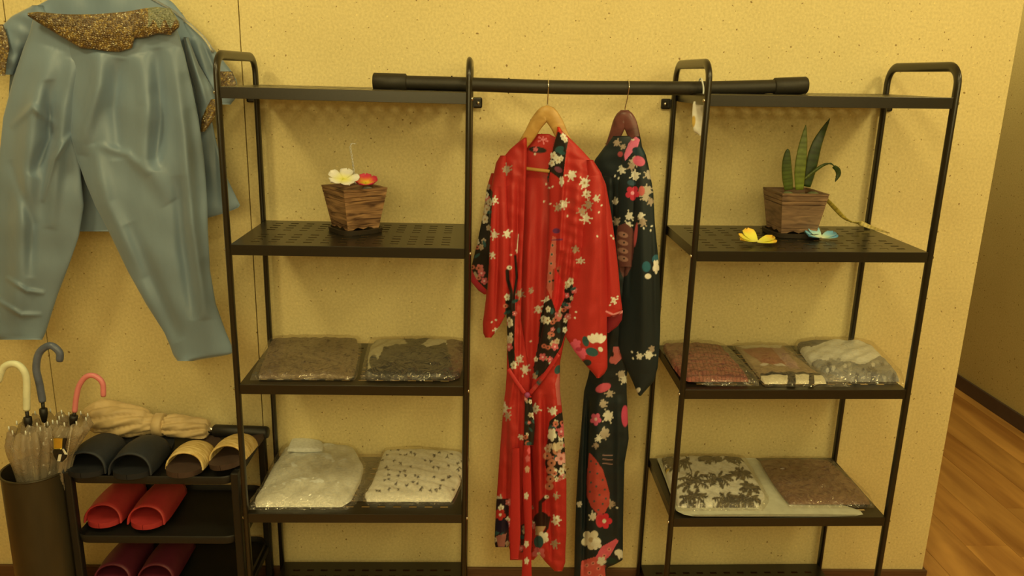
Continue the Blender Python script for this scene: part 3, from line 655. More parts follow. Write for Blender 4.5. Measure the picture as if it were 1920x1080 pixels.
hanger('wooden_hanger', 'pale wooden hanger carrying the red robe', 1026, (1026, 213), YH, [(952, 305), (968, 287), (990, 258), (1008, 228), (1026, 212), (1042, 230), (1056, 258), (1078, 288), (1104, 316)], M_hang1, [(955, 312), (1100, 330)], .021)
YH2 = lambda a, b: YB(a, b)-.002
hanger('wooden_hanger', 'dark brown hanger carrying the black robe', 1174, (1171, 222), YH2, [(1134, 296), (1146, 270), (1155, 249), (1162, 231), (1171, 220), (1180, 230), (1186, 246), (1193, 268), (1200, 292)], M_hang2, None, .022)

# ------------------------------------------------------------------ blue outfit
YT = -.165
hg = thing('clothes_hanger', 'clear plastic hanger inside the blue blouse at the top left edge', 'hanger', tuple(atY(215, -30, -.12)))
Mc = mat('clear_plastic', A(225, 205, 150), .08, spec=.8); Mc.node_tree.nodes['Principled BSDF'].inputs['Transmission Weight'].default_value = .8
MB().tube(smooth_path([atY(a, b, -.115) for a, b in ((30, 100), (110, 30), (215, -22), (310, 12), (378, 66), (400, 98))], 40), .006, 10, r2=.004).build('shoulder_bar', Mc, hg)
MB().tube(smooth_path([atY(215, -20, -.115), atY(214, -60, -.115), atY(226, -84, -.09), atY(240, -74, -.05)], 24), .0022, 8).build('hook', M_chrome, hg)
top = thing('blouse', 'blue silk blouse with gold embroidered neckline and cuffs hanging behind the trousers', 'blouse', tuple(atY(215, 200, -.11)))
BLU = Paint(A(112, 126, 118)); BLU.poly([(380, 398), (460, 388), (460, 425), (380, 425)], A(40, 38, 30)); BLU.poly([(150, 424), (215, 424), (215, 440), (150, 440)], A(40, 38, 30))
def cellid(px, py, sz):
    u = px+1.2*np.sin(py*.5)+.12*py; v = py+1.2*np.sin(px*.4)+.0006*(px-190)**2
    a, b = np.floor(u/sz), np.floor(v/(sz*.8)+.5*(np.floor(u/sz) % 2)); h = np.sin(a*12.9898+b*78.233)*43758.5453
    return h-np.floor(h), np.hypot(u/sz-a-.5, v/(sz*.8)+.5*(a % 2)-b-.5)
def gold(px, py, seed=1):
    h, d = cellid(px, py, 5.0); h2, d2 = cellid(px*1.0, py, 3.1)
    pal = np.array([A(132, 98, 36), A(110, 78, 30), A(158, 122, 48), A(90, 62, 26), A(120, 90, 42)])
    C = pal[(h*4.99).astype(int)]; C = C*(1-.55*np.clip(d-.28, 0, .3)/.3)[:, None]
    k = (h2 > .93) & (d2 < .33); C[k] = A(232, 208, 130); return C  # scattered pale cells paint sequin sparkle into the colour
def f_b(px, py): return .008*wob(px, py, 90, 4)+ridge(px, py, [(400, 130), (425, 390)], 12, .012)-ridge(px, py, [(385, 150), (402, 260), (410, 390)], 6, .012)
shell('bodice', [(-12, 110, 300), (5, 80, 325), (30, 30, 345), (60, 25, 365), (120, 20, 380), (200, 15, 392), (260, 12, 404), (330, 10, 424), (388, 10, 452), (400, 12, 420), (434, 120, 300)], M_blue, top, Y=-.105, T=.02, nu=90, nv=120, fold=f_b, smo=3)
shell('sleeve', [(42, 340, 352), (60, 340, 372), (95, 345, 404), (130, 362, 432), (150, 380, 444), (180, 384, 446), (196, 388, 432)], M_blue, top, Y=-.095, T=.018, nu=40, nv=60, fold=lambda a, b: ridge(a, b, [(365, 70), (400, 180)], 8, .012)-ridge(a, b, [(380, 80), (420, 170)], 5, .008))
s1 = shell('cuff_trim', [(134, 408, 436), (160, 412, 444), (166, 414, 440)], M_gold, top, Y=-.118, T=.006, nu=40, nv=40, paint=gold)
shell('sleeve', [(70, 344, 352), (120, 352, 372), (165, 366, 398), (190, 370, 406), (215, 374, 400), (246, 377, 382)], M_blue, top, Y=-.125, T=.02, nu=40, nv=70, fold=lambda a, b: ridge(a, b, [(356, 90), (388, 200)], 7, .012))
shell('cuff_trim', [(186, 396, 407), (200, 388, 407), (222, 378, 402), (247, 376, 384)], M_gold, top, Y=-.146, T=.006, nu=40, nv=70, paint=gold)
shell('sleeve', [(10, 62, 80), (30, 22, 90), (60, -8, 70), (100, -26, 40), (140, -40, 24)], M_blue, top, Y=-.115, T=.02, nu=40, nv=60, fold=lambda a, b: .006*wob(a, b, 40, 9))
shell('cuff_trim', [(46, -14, 6), (70, -18, 14), (90, -26, 18), (120, -34, 12), (142, -40, 10)], M_gold, top, Y=-.145, T=.006, nu=40, nv=60, paint=gold)
tr = thing('trousers', 'grey blue silk trousers hanging over the blouse above the umbrella stand', 'trousers', tuple(atY(200, 350, YT)))
def f_t1(px, py):
    return 1.5*(ridge(px, py, [(100, 90), (60, 220), (40, 420), (30, 630)], 22, .022)-ridge(px, py, [(90, 150), (95, 260), (60, 330)], 12, .016)+ridge(px, py, [(140, 110), (120, 200), (105, 330), (95, 430)], 14, .016)
            - ridge(px, py, [(20, 300), (60, 420), (55, 520)], 10, .010)+ridge(px, py, [(10, 520), (50, 545), (85, 550)], 4, .007)+ridge(px, py, [(-10, 560), (40, 590), (80, 590)], 4, .006)+ridge(px, py, [(110, 240), (60, 200), (20, 240)], 7, .008)+ridge(px, py, [(135, 250), (100, 300), (80, 380)], 6, .010)+.006*wob(px, py, 90, 21))
def f_t2(px, py):
    return 1.5*(ridge(px, py, [(190, 95), (185, 160), (160, 240), (150, 290)], 16, .020)-ridge(px, py, [(225, 110), (215, 200), (225, 300)], 14, .014)+ridge(px, py, [(265, 100), (280, 200), (270, 300), (320, 380)], 18, .016)
            - ridge(px, py, [(295, 90), (300, 220), (290, 320)], 12, .016)+ridge(px, py, [(325, 90), (345, 250), (360, 420), (375, 520), (385, 600)], 13, .022)-ridge(px, py, [(335, 330), (345, 470), (365, 600)], 12, .012)
            + ridge(px, py, [(175, 270), (200, 380), (270, 520)], 14, .014)-ridge(px, py, [(240, 420), (300, 560), (335, 640)], 14, .014)+ridge(px, py, [(280, 330), (240, 290), (180, 270)], 8, .007)+.006*wob(px, py, 100, 31))
lg = shell('trouser_leg', [(32, 62, 190), (60, 56, 190), (90, 44, 185), (150, 24, 175), (220, 6, 158), (260, 2, 150), (330, -6, 152), (386, -14, 157), (443, -20, 148), (506, -24, 126), (556, -28, 107), (616, -32, 88), (628, -30, 84), (637, 4, 79)], M_blue, tr, Y=YT, T=.022, nu=110, nv=220, fold=f_t1)
shell('trouser_leg', [(32, 110, 322), (60, 120, 334), (100, 128, 346), (160, 130, 360), (220, 132, 372), (260, 134, 378), (300, 146, 383), (340, 160, 386), (386, 179, 389), (433, 204, 390), (506, 239, 394), (569, 274, 405), (622, 308, 424), (650, 320, 436), (663, 324, 437), (672, 330, 380), (677, 334, 350)], M_blue, tr, Y=YT-.016, T=.024, nu=130, nv=240, fold=f_t2, smo=4)
def f_c(px, py):
    h, d = cellid(px, py, 5.0); return .0022*(1-2*d.clip(0, .5))*(.5+h)+.006*wob(px, py, 60, 7)
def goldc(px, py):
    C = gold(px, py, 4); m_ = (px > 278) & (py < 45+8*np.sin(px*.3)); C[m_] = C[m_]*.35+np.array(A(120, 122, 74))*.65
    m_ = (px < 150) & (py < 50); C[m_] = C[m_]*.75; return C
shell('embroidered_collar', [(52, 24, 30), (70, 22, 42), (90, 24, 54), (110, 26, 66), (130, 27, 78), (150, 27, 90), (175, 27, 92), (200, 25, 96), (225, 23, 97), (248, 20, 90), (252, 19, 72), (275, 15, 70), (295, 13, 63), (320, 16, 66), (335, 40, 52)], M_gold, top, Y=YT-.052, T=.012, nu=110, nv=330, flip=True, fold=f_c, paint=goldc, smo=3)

# ------------------------------------------------------------------ packaged garments on the shelves
def pack(label, rows, z, h, base, m=M_dull,  prints=None, bag=None, film=M_film, group=None, fold=None, nu=90, nv=60, crumple=.005, seed=0, sagz=.0):
    """folded garment (closed cushion of cloth) inside a clear film bag, lying on a shelf"""
    rr = np.array(rows, float); cx = (rr[:, 1]+rr[:, 2]).mean()/2; cy = rr[:, 0].mean()
    o = atZ(cx, cy, z); t = thing('packaged_garment', label, 'garment', (o[0], o[1], z), group)
    P = prints or Paint(base); h *= .72
    fo = (lambda a, b: fold(a, b)+crumple*wob(a, b*2, 28, seed)) if fold else (lambda a, b: crumple*wob(a, b*2, 28, seed)+crumple*.15*wob(a, b*2, 11, seed+3))
    zz = z+.004
    shell('folded_cloth', rows, m, t, Z=zz, T=h, back=0, nu=nu, nv=nv, fold=fo, paint=P, prof=.22, endtaper=8, smo=3)
    rc = random.Random(seed*7+1); cre = []; y_0, y_1 = rr[0, 0], rr[-1, 0]
    for _ in range(13):
        q1 = rc.random()**.6; yy = y_0+(y_1-y_0)*q1; l_, r_ = np.interp(yy, rr[:, 0], rr[:, 1]), np.interp(yy, rr[:, 0], rr[:, 2]); xx = rc.uniform(l_, r_); ln = rc.uniform(14, 40); an = rc.uniform(-.7, .7)
        cre.append((xx-ln/2*math.cos(an), yy-ln*.3*math.sin(an), xx+ln/2*math.cos(an), yy+ln*.3*math.sin(an)))
    bag = bag or [(a, b-4, c+4) for a, b, c in rows]
    shell('plastic_bag', bag, film, t, Z=z+.004, T=h+.004, back=0, opened=True, nu=110, nv=70, prof=.2, endtaper=10, smo=2,
          fold=lambda a, b: .005*np.abs(wob(a, b*2, 26, seed+50))+sum(ridge(a, b*1.8, [(x1, y1*1.8), (x2, y2*1.8)], 3.2, .006) for x1, y1, x2, y2 in cre))
    return t
z3, z4 = ZL[2], ZL[3]
p = Paint(A(112, 86, 44)); r = random.Random(4)
for i in range(160):
    x, y = r.uniform(520, 665), r.uniform(635, 705); p.ell(x, y, 1.8, .9, -.2, A(64, 42, 22))
p.poly([(470, 640), (540, 632), (520, 712), (465, 715)], A(104, 78, 44))
pack('brown speckled garment in clear bag, left shelf unit beside its left post', [(636, 512, 668), (650, 505, 673), (680, 494, 670), (704, 484, 664), (710, 486, 660)], z3, .022, None, prints=p, seed=1, bag=[(633, 508, 676), (650, 500, 678), (680, 486, 674), (706, 472, 670), (713, 468, 664)])
p = Paint(A(36, 30, 16)); p.poly([(690, 652), (715, 636), (750, 640), (765, 655), (720, 660), (706, 690), (690, 700)], A(176, 156, 96)); p.poly([(790, 655), (812, 640), (850, 636), (858, 652), (845, 668), (835, 652), (800, 662)], A(196, 176, 116)); p.poly([(836, 640), (868, 640), (868, 700), (850, 705), (840, 670)], A(96, 66, 34)); p.ell(838, 678, 8, 6, 0, A(26, 20, 12))
p.ell(700, 686, 8, 12, 0, A(50, 44, 24))
pack('black and white garment in a crumpled clear bag beside the red robe', [(640, 705, 868), (655, 694, 868), (685, 686, 868), (704, 684, 862), (710, 690, 840)], z3, .026, None, prints=p, seed=2, bag=[(637, 694, 870), (655, 688, 870), (685, 680, 870), (708, 676, 862), (714, 676, 846)])
WHT = A(222, 204, 148)
pw = Paint(WHT)
def fw(a, b): return ridge(a, b, [(520, 900), (600, 870), (680, 885)], 10, .006)+ridge(a, b, [(490, 940), (560, 915), (640, 925)], 8, .006)-ridge(a, b, [(560, 850), (600, 900)], 8, .004)+ridge(a, b, [(545, 862), (610, 848), (660, 850)], 6, .008)
pack('plain white shirt in clear bag on the lowest laden shelf, left', [(838, 545, 655), (846, 535, 664), (880, 512, 682), (905, 499, 676), (920, 492, 668), (940, 478, 658), (951, 480, 640)], z4, .036, None, prints=pw, seed=3, fold=fw, crumple=.005, bag=[(833, 540, 662), (846, 526, 668), (880, 506, 688), (905, 495, 686), (920, 488, 676), (944, 468, 668), (956, 466, 650)])
# turned-up collar of that shirt
t = bpy.data.objects.get('packaged_garment.002')
shell('shirt_collar', [(823, 548, 574), (828, 545, 604), (838, 541, 606), (846, 538, 604)], M_dull, t, Z=z4+.040, T=.008, back=1, nu=30, nv=20, paint=Paint(WHT), prof=.3, endtaper=6)
p = Paint(A(228, 212, 158)); r = random.Random(8)
for i in range(64):
    x, y = r.uniform(690, 868), r.uniform(850, 932); a = r.uniform(0, 3)
    for k in range(3): p.ell(x+r.uniform(-2, 2), y+r.uniform(-1.5, 1.5), 2.5, .9, a+k*1.1, A(58, 48, 38))
pack('white garment with tiny dark bird print in clear bag, left shelf unit', [(847, 724, 790), (853, 719, 866), (880, 709, 869), (910, 698, 862), (932, 684, 852), (941, 688, 846)], z4, .032, None, prints=p, seed=5, nu=150, nv=90, bag=[(844, 722, 795), (853, 715, 872), (868, 712, 882), (880, 706, 874), (910, 694, 866), (936, 680, 855), (946, 690, 848)])
MB().box(0, 0, 0, 0, 0, 0) if 0 else None
# loose empty film between the two white garments
t = thing('plastic_bag', 'empty flat clear bag between the plain and the bird print white garments', 'bag', tuple(atZ(680, 900, z4)))
shell('bag_film', [(852, 670, 722), (880, 664, 712), (910, 655, 702), (940, 640, 690)], M_film2, t, Z=z4+.002, T=.012, back=0, nu=40, nv=40, prof=.5, endtaper=6, fold=lambda a, b: .004*wob(a, b, 14, 77))
zr3 = zr(2, .8)+.001; zr4 = zr(3, .8)+.001
p = Paint(A(140, 70, 44))
for i in range(26):
    x0 = 1238+i*7; p.line([(x0, 645), (x0+26, 722)], .9, A(96, 36, 24))
for i in range(12): p.line([(1236, 650+i*6.2), (1410, 652+i*6.2)], .9, A(92, 38, 26))
p.poly([(1230, 640), (1300, 640), (1270, 676), (1240, 690)], A(130, 78, 46))
pack('red brown checked garment in clear bag on the right unit behind the front post', [(648, 1246, 1328), (655, 1243, 1352), (690, 1262, 1384), (708, 1276, 1398), (716, 1290, 1404)], zr3, .030, None, prints=p, seed=7, nu=120, nv=70, bag=[(645, 1242, 1332), (655, 1240, 1362), (690, 1262, 1398), (712, 1285, 1418), (724, 1330, 1424)])
p = Paint(A(142, 110, 62)); p.poly([(1392, 662), (1444, 660), (1476, 686), (1490, 696), (1430, 690)], A(140, 78, 44)); p.poly([(1375, 648), (1470, 650), (1462, 660), (1392, 660)], A(200, 178, 118)); p.poly([(1444, 660), (1466, 658), (1500, 700), (1480, 700)], A(160, 118, 82))
p.ell(1432, 691, 8, 2.5, 0, A(206, 180, 130)); p.ell(1462, 693, 12, 2.5, .15, A(206, 180, 130)); p.poly([(1425, 706), (1600, 706), (1600, 726), (1425, 726)], A(30, 22, 14))
for x in (1436, 1460, 1500, 1535): p.poly([(x-10, 710), (x+16, 710), (x+16, 722), (x-8, 720)], A(216, 192, 128))
pack('tan garment with cream block border in clear bag, middle of three on right unit', [(650, 1378, 1466), (665, 1390, 1486), (690, 1408, 1515), (712, 1426, 1545), (720, 1434, 1550)], zr3, .020, None, prints=p, seed=9, nu=130, nv=70, bag=[(647, 1372, 1474), (665, 1384, 1492), (690, 1400, 1520), (714, 1422, 1580), (725, 1436, 1596)])
p = Paint(A(216, 200, 148)); r = random.Random(3)
p.poly([(1480, 640), (1540, 640), (1560, 650), (1520, 664), (1498, 660)], A(80, 74, 58)); p.poly([(1600, 640), (1640, 650), (1650, 668), (1625, 655)], A(110, 100, 70))
p.poly([(1500, 692), (1530, 688), (1620, 700), (1650, 676), (1700, 722), (1700, 735), (1520, 735)], A(132, 122, 92))
for i in range(46):
    x, y = r.uniform(1530, 1695), r.uniform(690, 724); p.flo(x, y, r.uniform(3, 5), r.choice([A(200, 184, 136), A(92, 84, 66), A(162, 148, 108)]), None, r.uniform(0, 6))
pack('white and grey floral garment in clear bag beside the right post of the right unit', [(645, 1500, 1604), (652, 1494, 1630), (680, 1514, 1658), (700, 1528, 1676), (716, 1545, 1686)], zr3, .038, None, prints=p, seed=11, nu=130, nv=70, bag=[(642, 1494, 1612), (652, 1488, 1640), (680, 1510, 1666), (704, 1530, 1688), (720, 1560, 1696)])
bd = thing('plastic_sheet', 'flat pale grey board under two garments on the right unit', 'board', tuple(atZ(1430, 910, zr4)))
shell('sheet', [(860, 1232, 1418), (900, 1248, 1462), (940, 1262, 1560), (958, 1268, 1616), (966, 1285, 1622), (968, 1300, 1606)], mat('pale_board', A(188, 172, 116), .4), bd, Z=zr4+.001, T=.003, back=0, nu=60, nv=40, prof=.2, smo=1)
p = Paint(A(214, 196, 142)); r = random.Random(6); DK = A(64, 52, 28)
def palm(x, y, R_, n=9):
    for k in range(n):
        a = k*2*PI/n+r.uniform(-.2, .2); ex, ey = x+R_*math.cos(a), y+R_*.55*math.sin(a)
        p.line([(x, y), ((x+ex)/2, (y+ey)/2-R_*.12), (ex, ey)], r.uniform(1.4, 4.2), DK)
        for q in (.4, .6, .8): p.ell(x+(ex-x)*q, y+(ey-y)*q, r.uniform(3, 7), 1.6, a+r.uniform(.5, 1.4), r.choice([DK, A(92, 74, 38), A(48, 38, 22)]))
for q in [(1270, 880, 24), (1300, 915, 34), (1345, 912, 28), (1388, 900, 22), (1330, 872, 20), (1250, 870, 14), (1405, 926, 20), (1300, 945, 26), (1375, 870, 18), (1400, 948, 26), (1360, 950, 26)]: palm(*q)
p.line([(1340, 880), (1360, 872), (1385, 884)], 1.6, DK); p.line([(1285, 865), (1296, 900), (1290, 930)], 1.4, DK); p.ell(1251, 888, 4, 2, 0, A(190, 150, 40))
pack('cream garment with dark palm leaf print in clear bag on the right unit', [(860, 1240, 1388), (880, 1246, 1402), (910, 1256, 1420), (936, 1266, 1434), (952, 1272, 1420)], zr4, .032, None, prints=p, seed=13, nu=150, nv=90, bag=[(857, 1228, 1394), (880, 1242, 1408), (910, 1252, 1426), (940, 1264, 1442), (958, 1268, 1430)])
pack('plain brown garment in clear bag to the right of the palm print one', [(864, 1424, 1552), (880, 1432, 1566), (905, 1448, 1596), (930, 1466, 1620), (946, 1480, 1632)], zr4+.003, .024, A(112, 74, 40), seed=15, bag=[(861, 1418, 1558), (880, 1428, 1572), (905, 1444, 1602), (932, 1462, 1630), (952, 1480, 1640)])

# ------------------------------------------------------------------ plant pots, flowers
def pot(label, cx, cy, z, s0, s1, h, ang, m):
    t = thing('plant_pot', label, 'pot', (cx, cy, z))
    ca, sa = math.cos(ang), math.sin(ang)
    def W(u, v, zz): return (cx+u*ca-v*sa, cy+u*sa+v*ca, z+zz)
    z0 = .012; sc_ = mat('saucer', A(46, 34, 16), .5) if 0 else M_tray
    prof = [(0, .0), (.6, .0), (.62, .012), (.56, .012), (.55, .005), (0, .005)]
    V = []; F = []; n = 24
    for rr, zz in prof:
        for k in range(n):
            a = 2*PI*k/n; q = (abs(math.cos(a))**4+abs(math.sin(a))**4)**-.25
            V.append(W(rr*s0*1.12*q*math.cos(a), rr*s0*1.12*q*math.sin(a), zz+.0005))
    for i in range(len(prof)-1):
        for k in range(n): F.append((i*n+k, i*n+(k+1) % n, (i+1)*n+(k+1) % n, (i+1)*n+k))
    mk('saucer', V, F, M_tray, t, angle=40)
    # four tapering sides, each a stack of boards with routed grooves and a scalloped foot
    lv = [(0, 0), (.10, 0), (.115, -.0025), (.13, 0), (.20, 0), (.70, .0), (.71, -.003), (.725, 0), (.80, 0), (.81, -.003), (.825, 0), (.92, .0), (.935, -.0025), (.95, .0), (1, 0)]
    for k in range(4):
        a = k*PI/2; c, s_ = math.cos(a), math.sin(a)
        V = []; nu = 13
        for side in (0, 1):
            for tt, dp in lv:
                hw = (s0+(s1-s0)*tt)/2
                for i in range(nu):
                    u = -1+2*i/(nu-1); zz = z0+h*tt
                    if tt == 0: zz += .006*max(0, 1-((abs(u)-.35)/.25)**2)
                    off = hw+(dp if side == 0 else -.010); uu = u*(hw if side == 0 else hw-.010)
                    x_, y_ = uu, -off; V.append(W(x_*c-y_*s_, x_*s_+y_*c, zz))
        nl = len(lv); N_ = nu*nl; F = []
        for j in range(nl-1):
            for i in range(nu-1):
                q = j*nu+i; F.append((q, q+1, q+nu+1, q+nu)); F.append((N_+q, N_+q+nu, N_+q+nu+1, N_+q+1))
        for i in range(nu-1):
            F.append((i, N_+i, N_+i+1, i+1)); q = (nl-1)*nu+i; F.append((q, q+1, N_+q+1, N_+q))
        for j in range(nl-1):
            q = j*nu; F.append((q, q+nu, N_+q+nu, N_+q)); q += nu-1; F.append((q, N_+q, N_+q+nu, q+nu))
        mk('side_panel', V, F, m, t, smooth=False)
    hw = s1/2-.011; z_ = h-.008
    mk('soil', [W(-hw, -hw, z_), W(hw, -hw, z_), W(hw, hw, z_), W(-hw, hw, z_), W(-hw*.8, -hw*.8, z_-.03), W(hw*.8, -hw*.8, z_-.03), W(hw*.8, hw*.8, z_-.03), W(-hw*.8, hw*.8, z_-.03)], [(0, 1, 2, 3), (7, 6, 5, 4), (0, 4, 5, 1), (1, 5, 6, 2), (2, 6, 7, 3), (3, 7, 4, 0)], M_soil, t, smooth=False)
    return W
def pebble(W, u, v, zz, r, m, label, grp):
    c = W(u, v, zz); o = MB().ball(c, (r, r*.8, r*.62), 12, 8).build('pebble', m, None, loc=c); tag(o, label, 'pebble', grp)
hz2 = ZL[1]
PLc = atZ(667, 432, hz2); PLc = (PLc[0], -.17)
Wl = pot('burnt wood square pot on the left unit filled with frangipani blooms', PLc[0], PLc[1], hz2, .094, .132, .112, math.radians(37), M_pot)
for i, (u, v, r_, nm) in enumerate([(-.018, -.045, .012, 'rounded olive pebble under the white frangipani'), (.022, -.034, .016, 'round grey pebble in front of the red bloom')]):
    pebble(Wl, u, v, .116, r_, M_peb if i else M_pebg, nm or 'pebble lying further back in the frangipani pot', None if nm else 'pebbles at the back of the left pot')
def petalgeo(n=9, m=7, L=.04, Wd=.026, curl=.3, cup=.006, th=.0012):
    V = []; 
    for s in (1, -1):
        for i in range(n):
            t = i/(n-1); w_ = Wd*(.18+.82*math.sin(PI*min(1, t*.62+.0))**1.1)*(1 if t < .8 else math.sqrt(max(0, 1-((t-.8)/.2)**2))*1)
            if i == n-1: w_ = Wd*.12
            for j in range(m):
                u = -1+2*j/(m-1); V.append((t*L, u*w_/2, curl*L*t*t*.6+cup*(u*u)*t+s*th*(1-u*u)*.6))
    I = lambda s, i, j: s*n*m+i*m+j; F = []
    for i in range(n-1):
        for j in range(m-1): F.append((I(0, i, j), I(0, i+1, j), I(0, i+1, j+1), I(0, i, j+1))); F.append((I(1, i, j), I(1, i, j+1), I(1, i+1, j+1), I(1, i+1, j)))
        F.append((I(0, i, 0), I(1, i, 0), I(1, i+1, 0), I(0, i+1, 0))); F.append((I(0, i, m-1), I(0, i+1, m-1), I(1, i+1, m-1), I(1, i, m-1)))
    F.append(tuple(I(0, 0, j) for j in range(m))[::1]+tuple(I(1, 0, j) for j in range(m))[::-1])
    return np.array(V), F
def flower(name, label, c, L, Wd, cols, tilt, angs, curl=.35, grp=None, lift=None):
    t = thing(name, label, 'flower', tuple(c), grp)
    Rm = np.array(Matrix.Rotation(tilt[1], 3, 'Y') @ Matrix.Rotation(tilt[0], 3, 'X'))
    for k, a in enumerate(angs):
        V, F = petalgeo(L=L, Wd=Wd, curl=curl if lift is None else lift[k]); tt = np.clip(V[:, 0]/L, 0, 1)
        ca, sa = math.cos(a), math.sin(a); q = V.copy(); q[:, 0] = V[:, 0]*ca-V[:, 1]*sa; q[:, 1] = V[:, 0]*sa+V[:, 1]*ca; q[:, 2] = V[:, 2]+k*.0006
        q = q@Rm.T+np.array(c)
        e = np.array([np.interp(tt, [0, .35, .7, 1], [cc[i] for cc in cols]) for i in range(3)]).T
        mk('petal', q, F, M_petal, t, col=e)
    return t
YEL = A(240, 210, 60); WY = A(238, 232, 170)
A5 = [2*PI*k/5 for k in range(5)]
c = atY(644, 337, -.235); flower('frangipani_flower', 'white frangipani with yellow centre on the left pot rim', c, .042, .036, [YEL, A(236, 224, 110), WY, WY], (.42, .12), [a+.25 for a in A5], .2)
c = atY(686, 344, -.20); flower('frangipani_flower', 'red frangipani with yellow centre in the left pot', c, .032, .034, [A(250, 210, 40), A(240, 150, 40), A(214, 70, 50), A(200, 40, 60)], (.35, .05), [a+.5 for a in A5], .45)
c = atZ(1420, 450, zr(1, .78)+.010); c[2] = zr(1, .78)+.004; flower('frangipani_flower', 'yellow foam flower lying on the right unit shelf in front of the pot', c, .050, .040, [A(250, 214, 90), A(250, 206, 60), A(248, 204, 60), A(226, 160, 40)], (.06, 0), [-.25, .35, 1.9, 2.75, 3.35], .3, lift=[.12, .3, .7, .35, .15])
c = atZ(1540, 442, zr(1, .95)+.010); c[2] = zr(1, .95)+.004; flower('frangipani_flower', 'pale blue foam flower lying on the right unit shelf beside the pot', c, .044, .038, [A(226, 226, 140), A(196, 206, 140), A(140, 176, 150), A(96, 140, 130)], (.06, 0), [-.2, .4, 1.9, 2.8, 3.5], .3, lift=[.2, .35, .8, .3, .15])
t = thing('crystal_pick', 'clear twisted wire pick standing up in the frangipani pot', 'ornament', tuple(atY(664, 335, -.15)))
pp = smooth_path([atY(a, b, -.15) for a, b in ((666, 345), (663, 318), (660, 295), (657, 276), (660, 269), (667, 270))], 44)
mb = MB(); 
for k in range(2): mb.tube([q+np.array([.0022*math.cos(i*.9+k*PI), .0022*math.sin(i*.9+k*PI), 0]) for i, q in enumerate(pp)], .0011, 6)
mb.build('twisted_wire', mat('clear_wire', A(226, 212, 160), .15, spec=.9), t)
mb = MB()
for i in range(6, 36, 3): mb.ball(pp[i], .0026, 8, 5)
mb.build('beads', mat('clear_beads', A(230, 216, 165), .1, spec=.9), t)
zz = zr(1, .85); PRc = atZ(1480, 436, zz)
Wr = pot('brown wooden square pot on the right unit with a small snake plant', PRc[0]-.005, -.15, zz, .102, .134, .112, math.radians(4), M_pot2)
for u, v, r_, nm in [(-.034, -.028, .016, 'olive pebble at the left rim of the snake plant pot'), (.0, -.047, .013, 'small olive pebble in front of the tall pale blade'), (.036, -.034, .018, 'largest olive pebble, under the drooping blade of the snake plant')]:
    pebble(Wr, u, v, .116, r_, M_pebg, nm, None)
sp_ = thing('snake_plant', 'young snake plant with upright green blades in the right wooden pot', 'plant', tuple(atY(1492, 352, -.15)))
def blade(pts, w_, Y, c0, c1, th=.002, n=30, tip=.15, parent=sp_, name='leaf', blunt=False):
    P = smooth_path([atY(a, b, y) for (a, b), y in zip(pts, Y)], n); q = np.linspace(0, 1, n)
    wv = w_*(np.sin(PI*np.clip(.22+q*.78, 0, 1))**(.45 if blunt else .8)); wv[-1] = w_*tip*.2
    mb = MB().tube(P, wv/2+.0004, 10, r2=np.full(n, th), ref=(1, -.25, .1))
    cc = np.repeat(q, 10); jj = np.tile(np.abs(np.cos(np.linspace(0, 2*PI, 10, endpoint=False))), n)
    C = np.array(c0)*(1-cc[:, None])+np.array(c1)*cc[:, None]; C = C*(1-.35*(np.sin(cc*70)[:, None] > .4)*(jj[:, None] < .9))
    C = np.where(jj[:, None] > .97, np.array(A(150, 140, 50))*.5+C*.5, C)
    return mb.build(name, M_leaf, parent, col=C)
G1, G2, G3 = A(96, 104, 24), A(58, 76, 22), A(46, 60, 18)
blade([(1479, 356), (1476, 330), (1475, 305), (1477, 279)], .027, [-.155]*4, G1, G2, blunt=True)
blade([(1512, 350), (1520, 315), (1530, 275), (1541, 250), (1556, 222)], .031, [-.14, -.14, -.14, -.14, -.15], G2, G3)
blade([(1499, 356), (1500, 320), (1504, 285), (1508, 255), (1511, 234)], .029, [-.16]*5, A(130, 136, 30), A(116, 124, 50))
blade([(1508, 336), (1528, 320), (1545, 309), (1558, 307), (1566, 314)], .0085, [-.16, -.165, -.17, -.175, -.175], G1, G2)
blade([(1563, 312), (1570, 318), (1572, 327), (1566, 341)], .0135, [-.175]*4, G2, G3)
yl = thing('dried_leaf', 'long yellow dried leaf trailing from behind the right pot onto the shelf', 'leaf', tuple(atY(1600, 418, -.08)))
blade([(1544, 368), (1565, 390), (1585, 410), (1606, 419)], .012, [-.10, -.09, -.08, -.06], A(150, 120, 30), A(220, 180, 60), parent=yl, name='blade')
blade([(1596, 416), (1612, 418), (1635, 427), (1668, 437)], .014, [-.07, -.06, -.075, -.105], A(222, 186, 80), A(176, 140, 60), parent=yl, name='blade')

# sachet on the rail
t = thing('sachet', 'white cloth sachet hanging by a cord loop from the rail at the right unit', 'sachet', tuple(atY(1310, 200, -.235)))
cd = [(1316, 150), (1319, 165), (1318, 178), (1312, 193)]
MB().tube(smooth_path([atY(1311, 170, -.170), atY(1311, 152, -.182)]+[atY(1314, 147, -.2)]+[atY(a, b, -.2385) for a, b in cd], 40), .0022, 8).build('cord', mat('white_cord', A(220, 205, 150), .6), t)
shell('pouch', [(190, 1301, 1317), (194, 1299, 1320), (215, 1298, 1322), (232, 1298, 1322), (247, 1301, 1321), (254, 1312, 1320)], mat('white_pouch', (1, 1, 1), .7, attr=True), t, Y=-.2365, T=.008, back=.8, nu=30, nv=40, fold=lambda a, b: .002*wob(a, b, 16, 5),
      paint=(lambda q: q)(Paint(A(226, 212, 156)).ell(1300, 228, 4, 11, .1, A(204, 160, 60))))

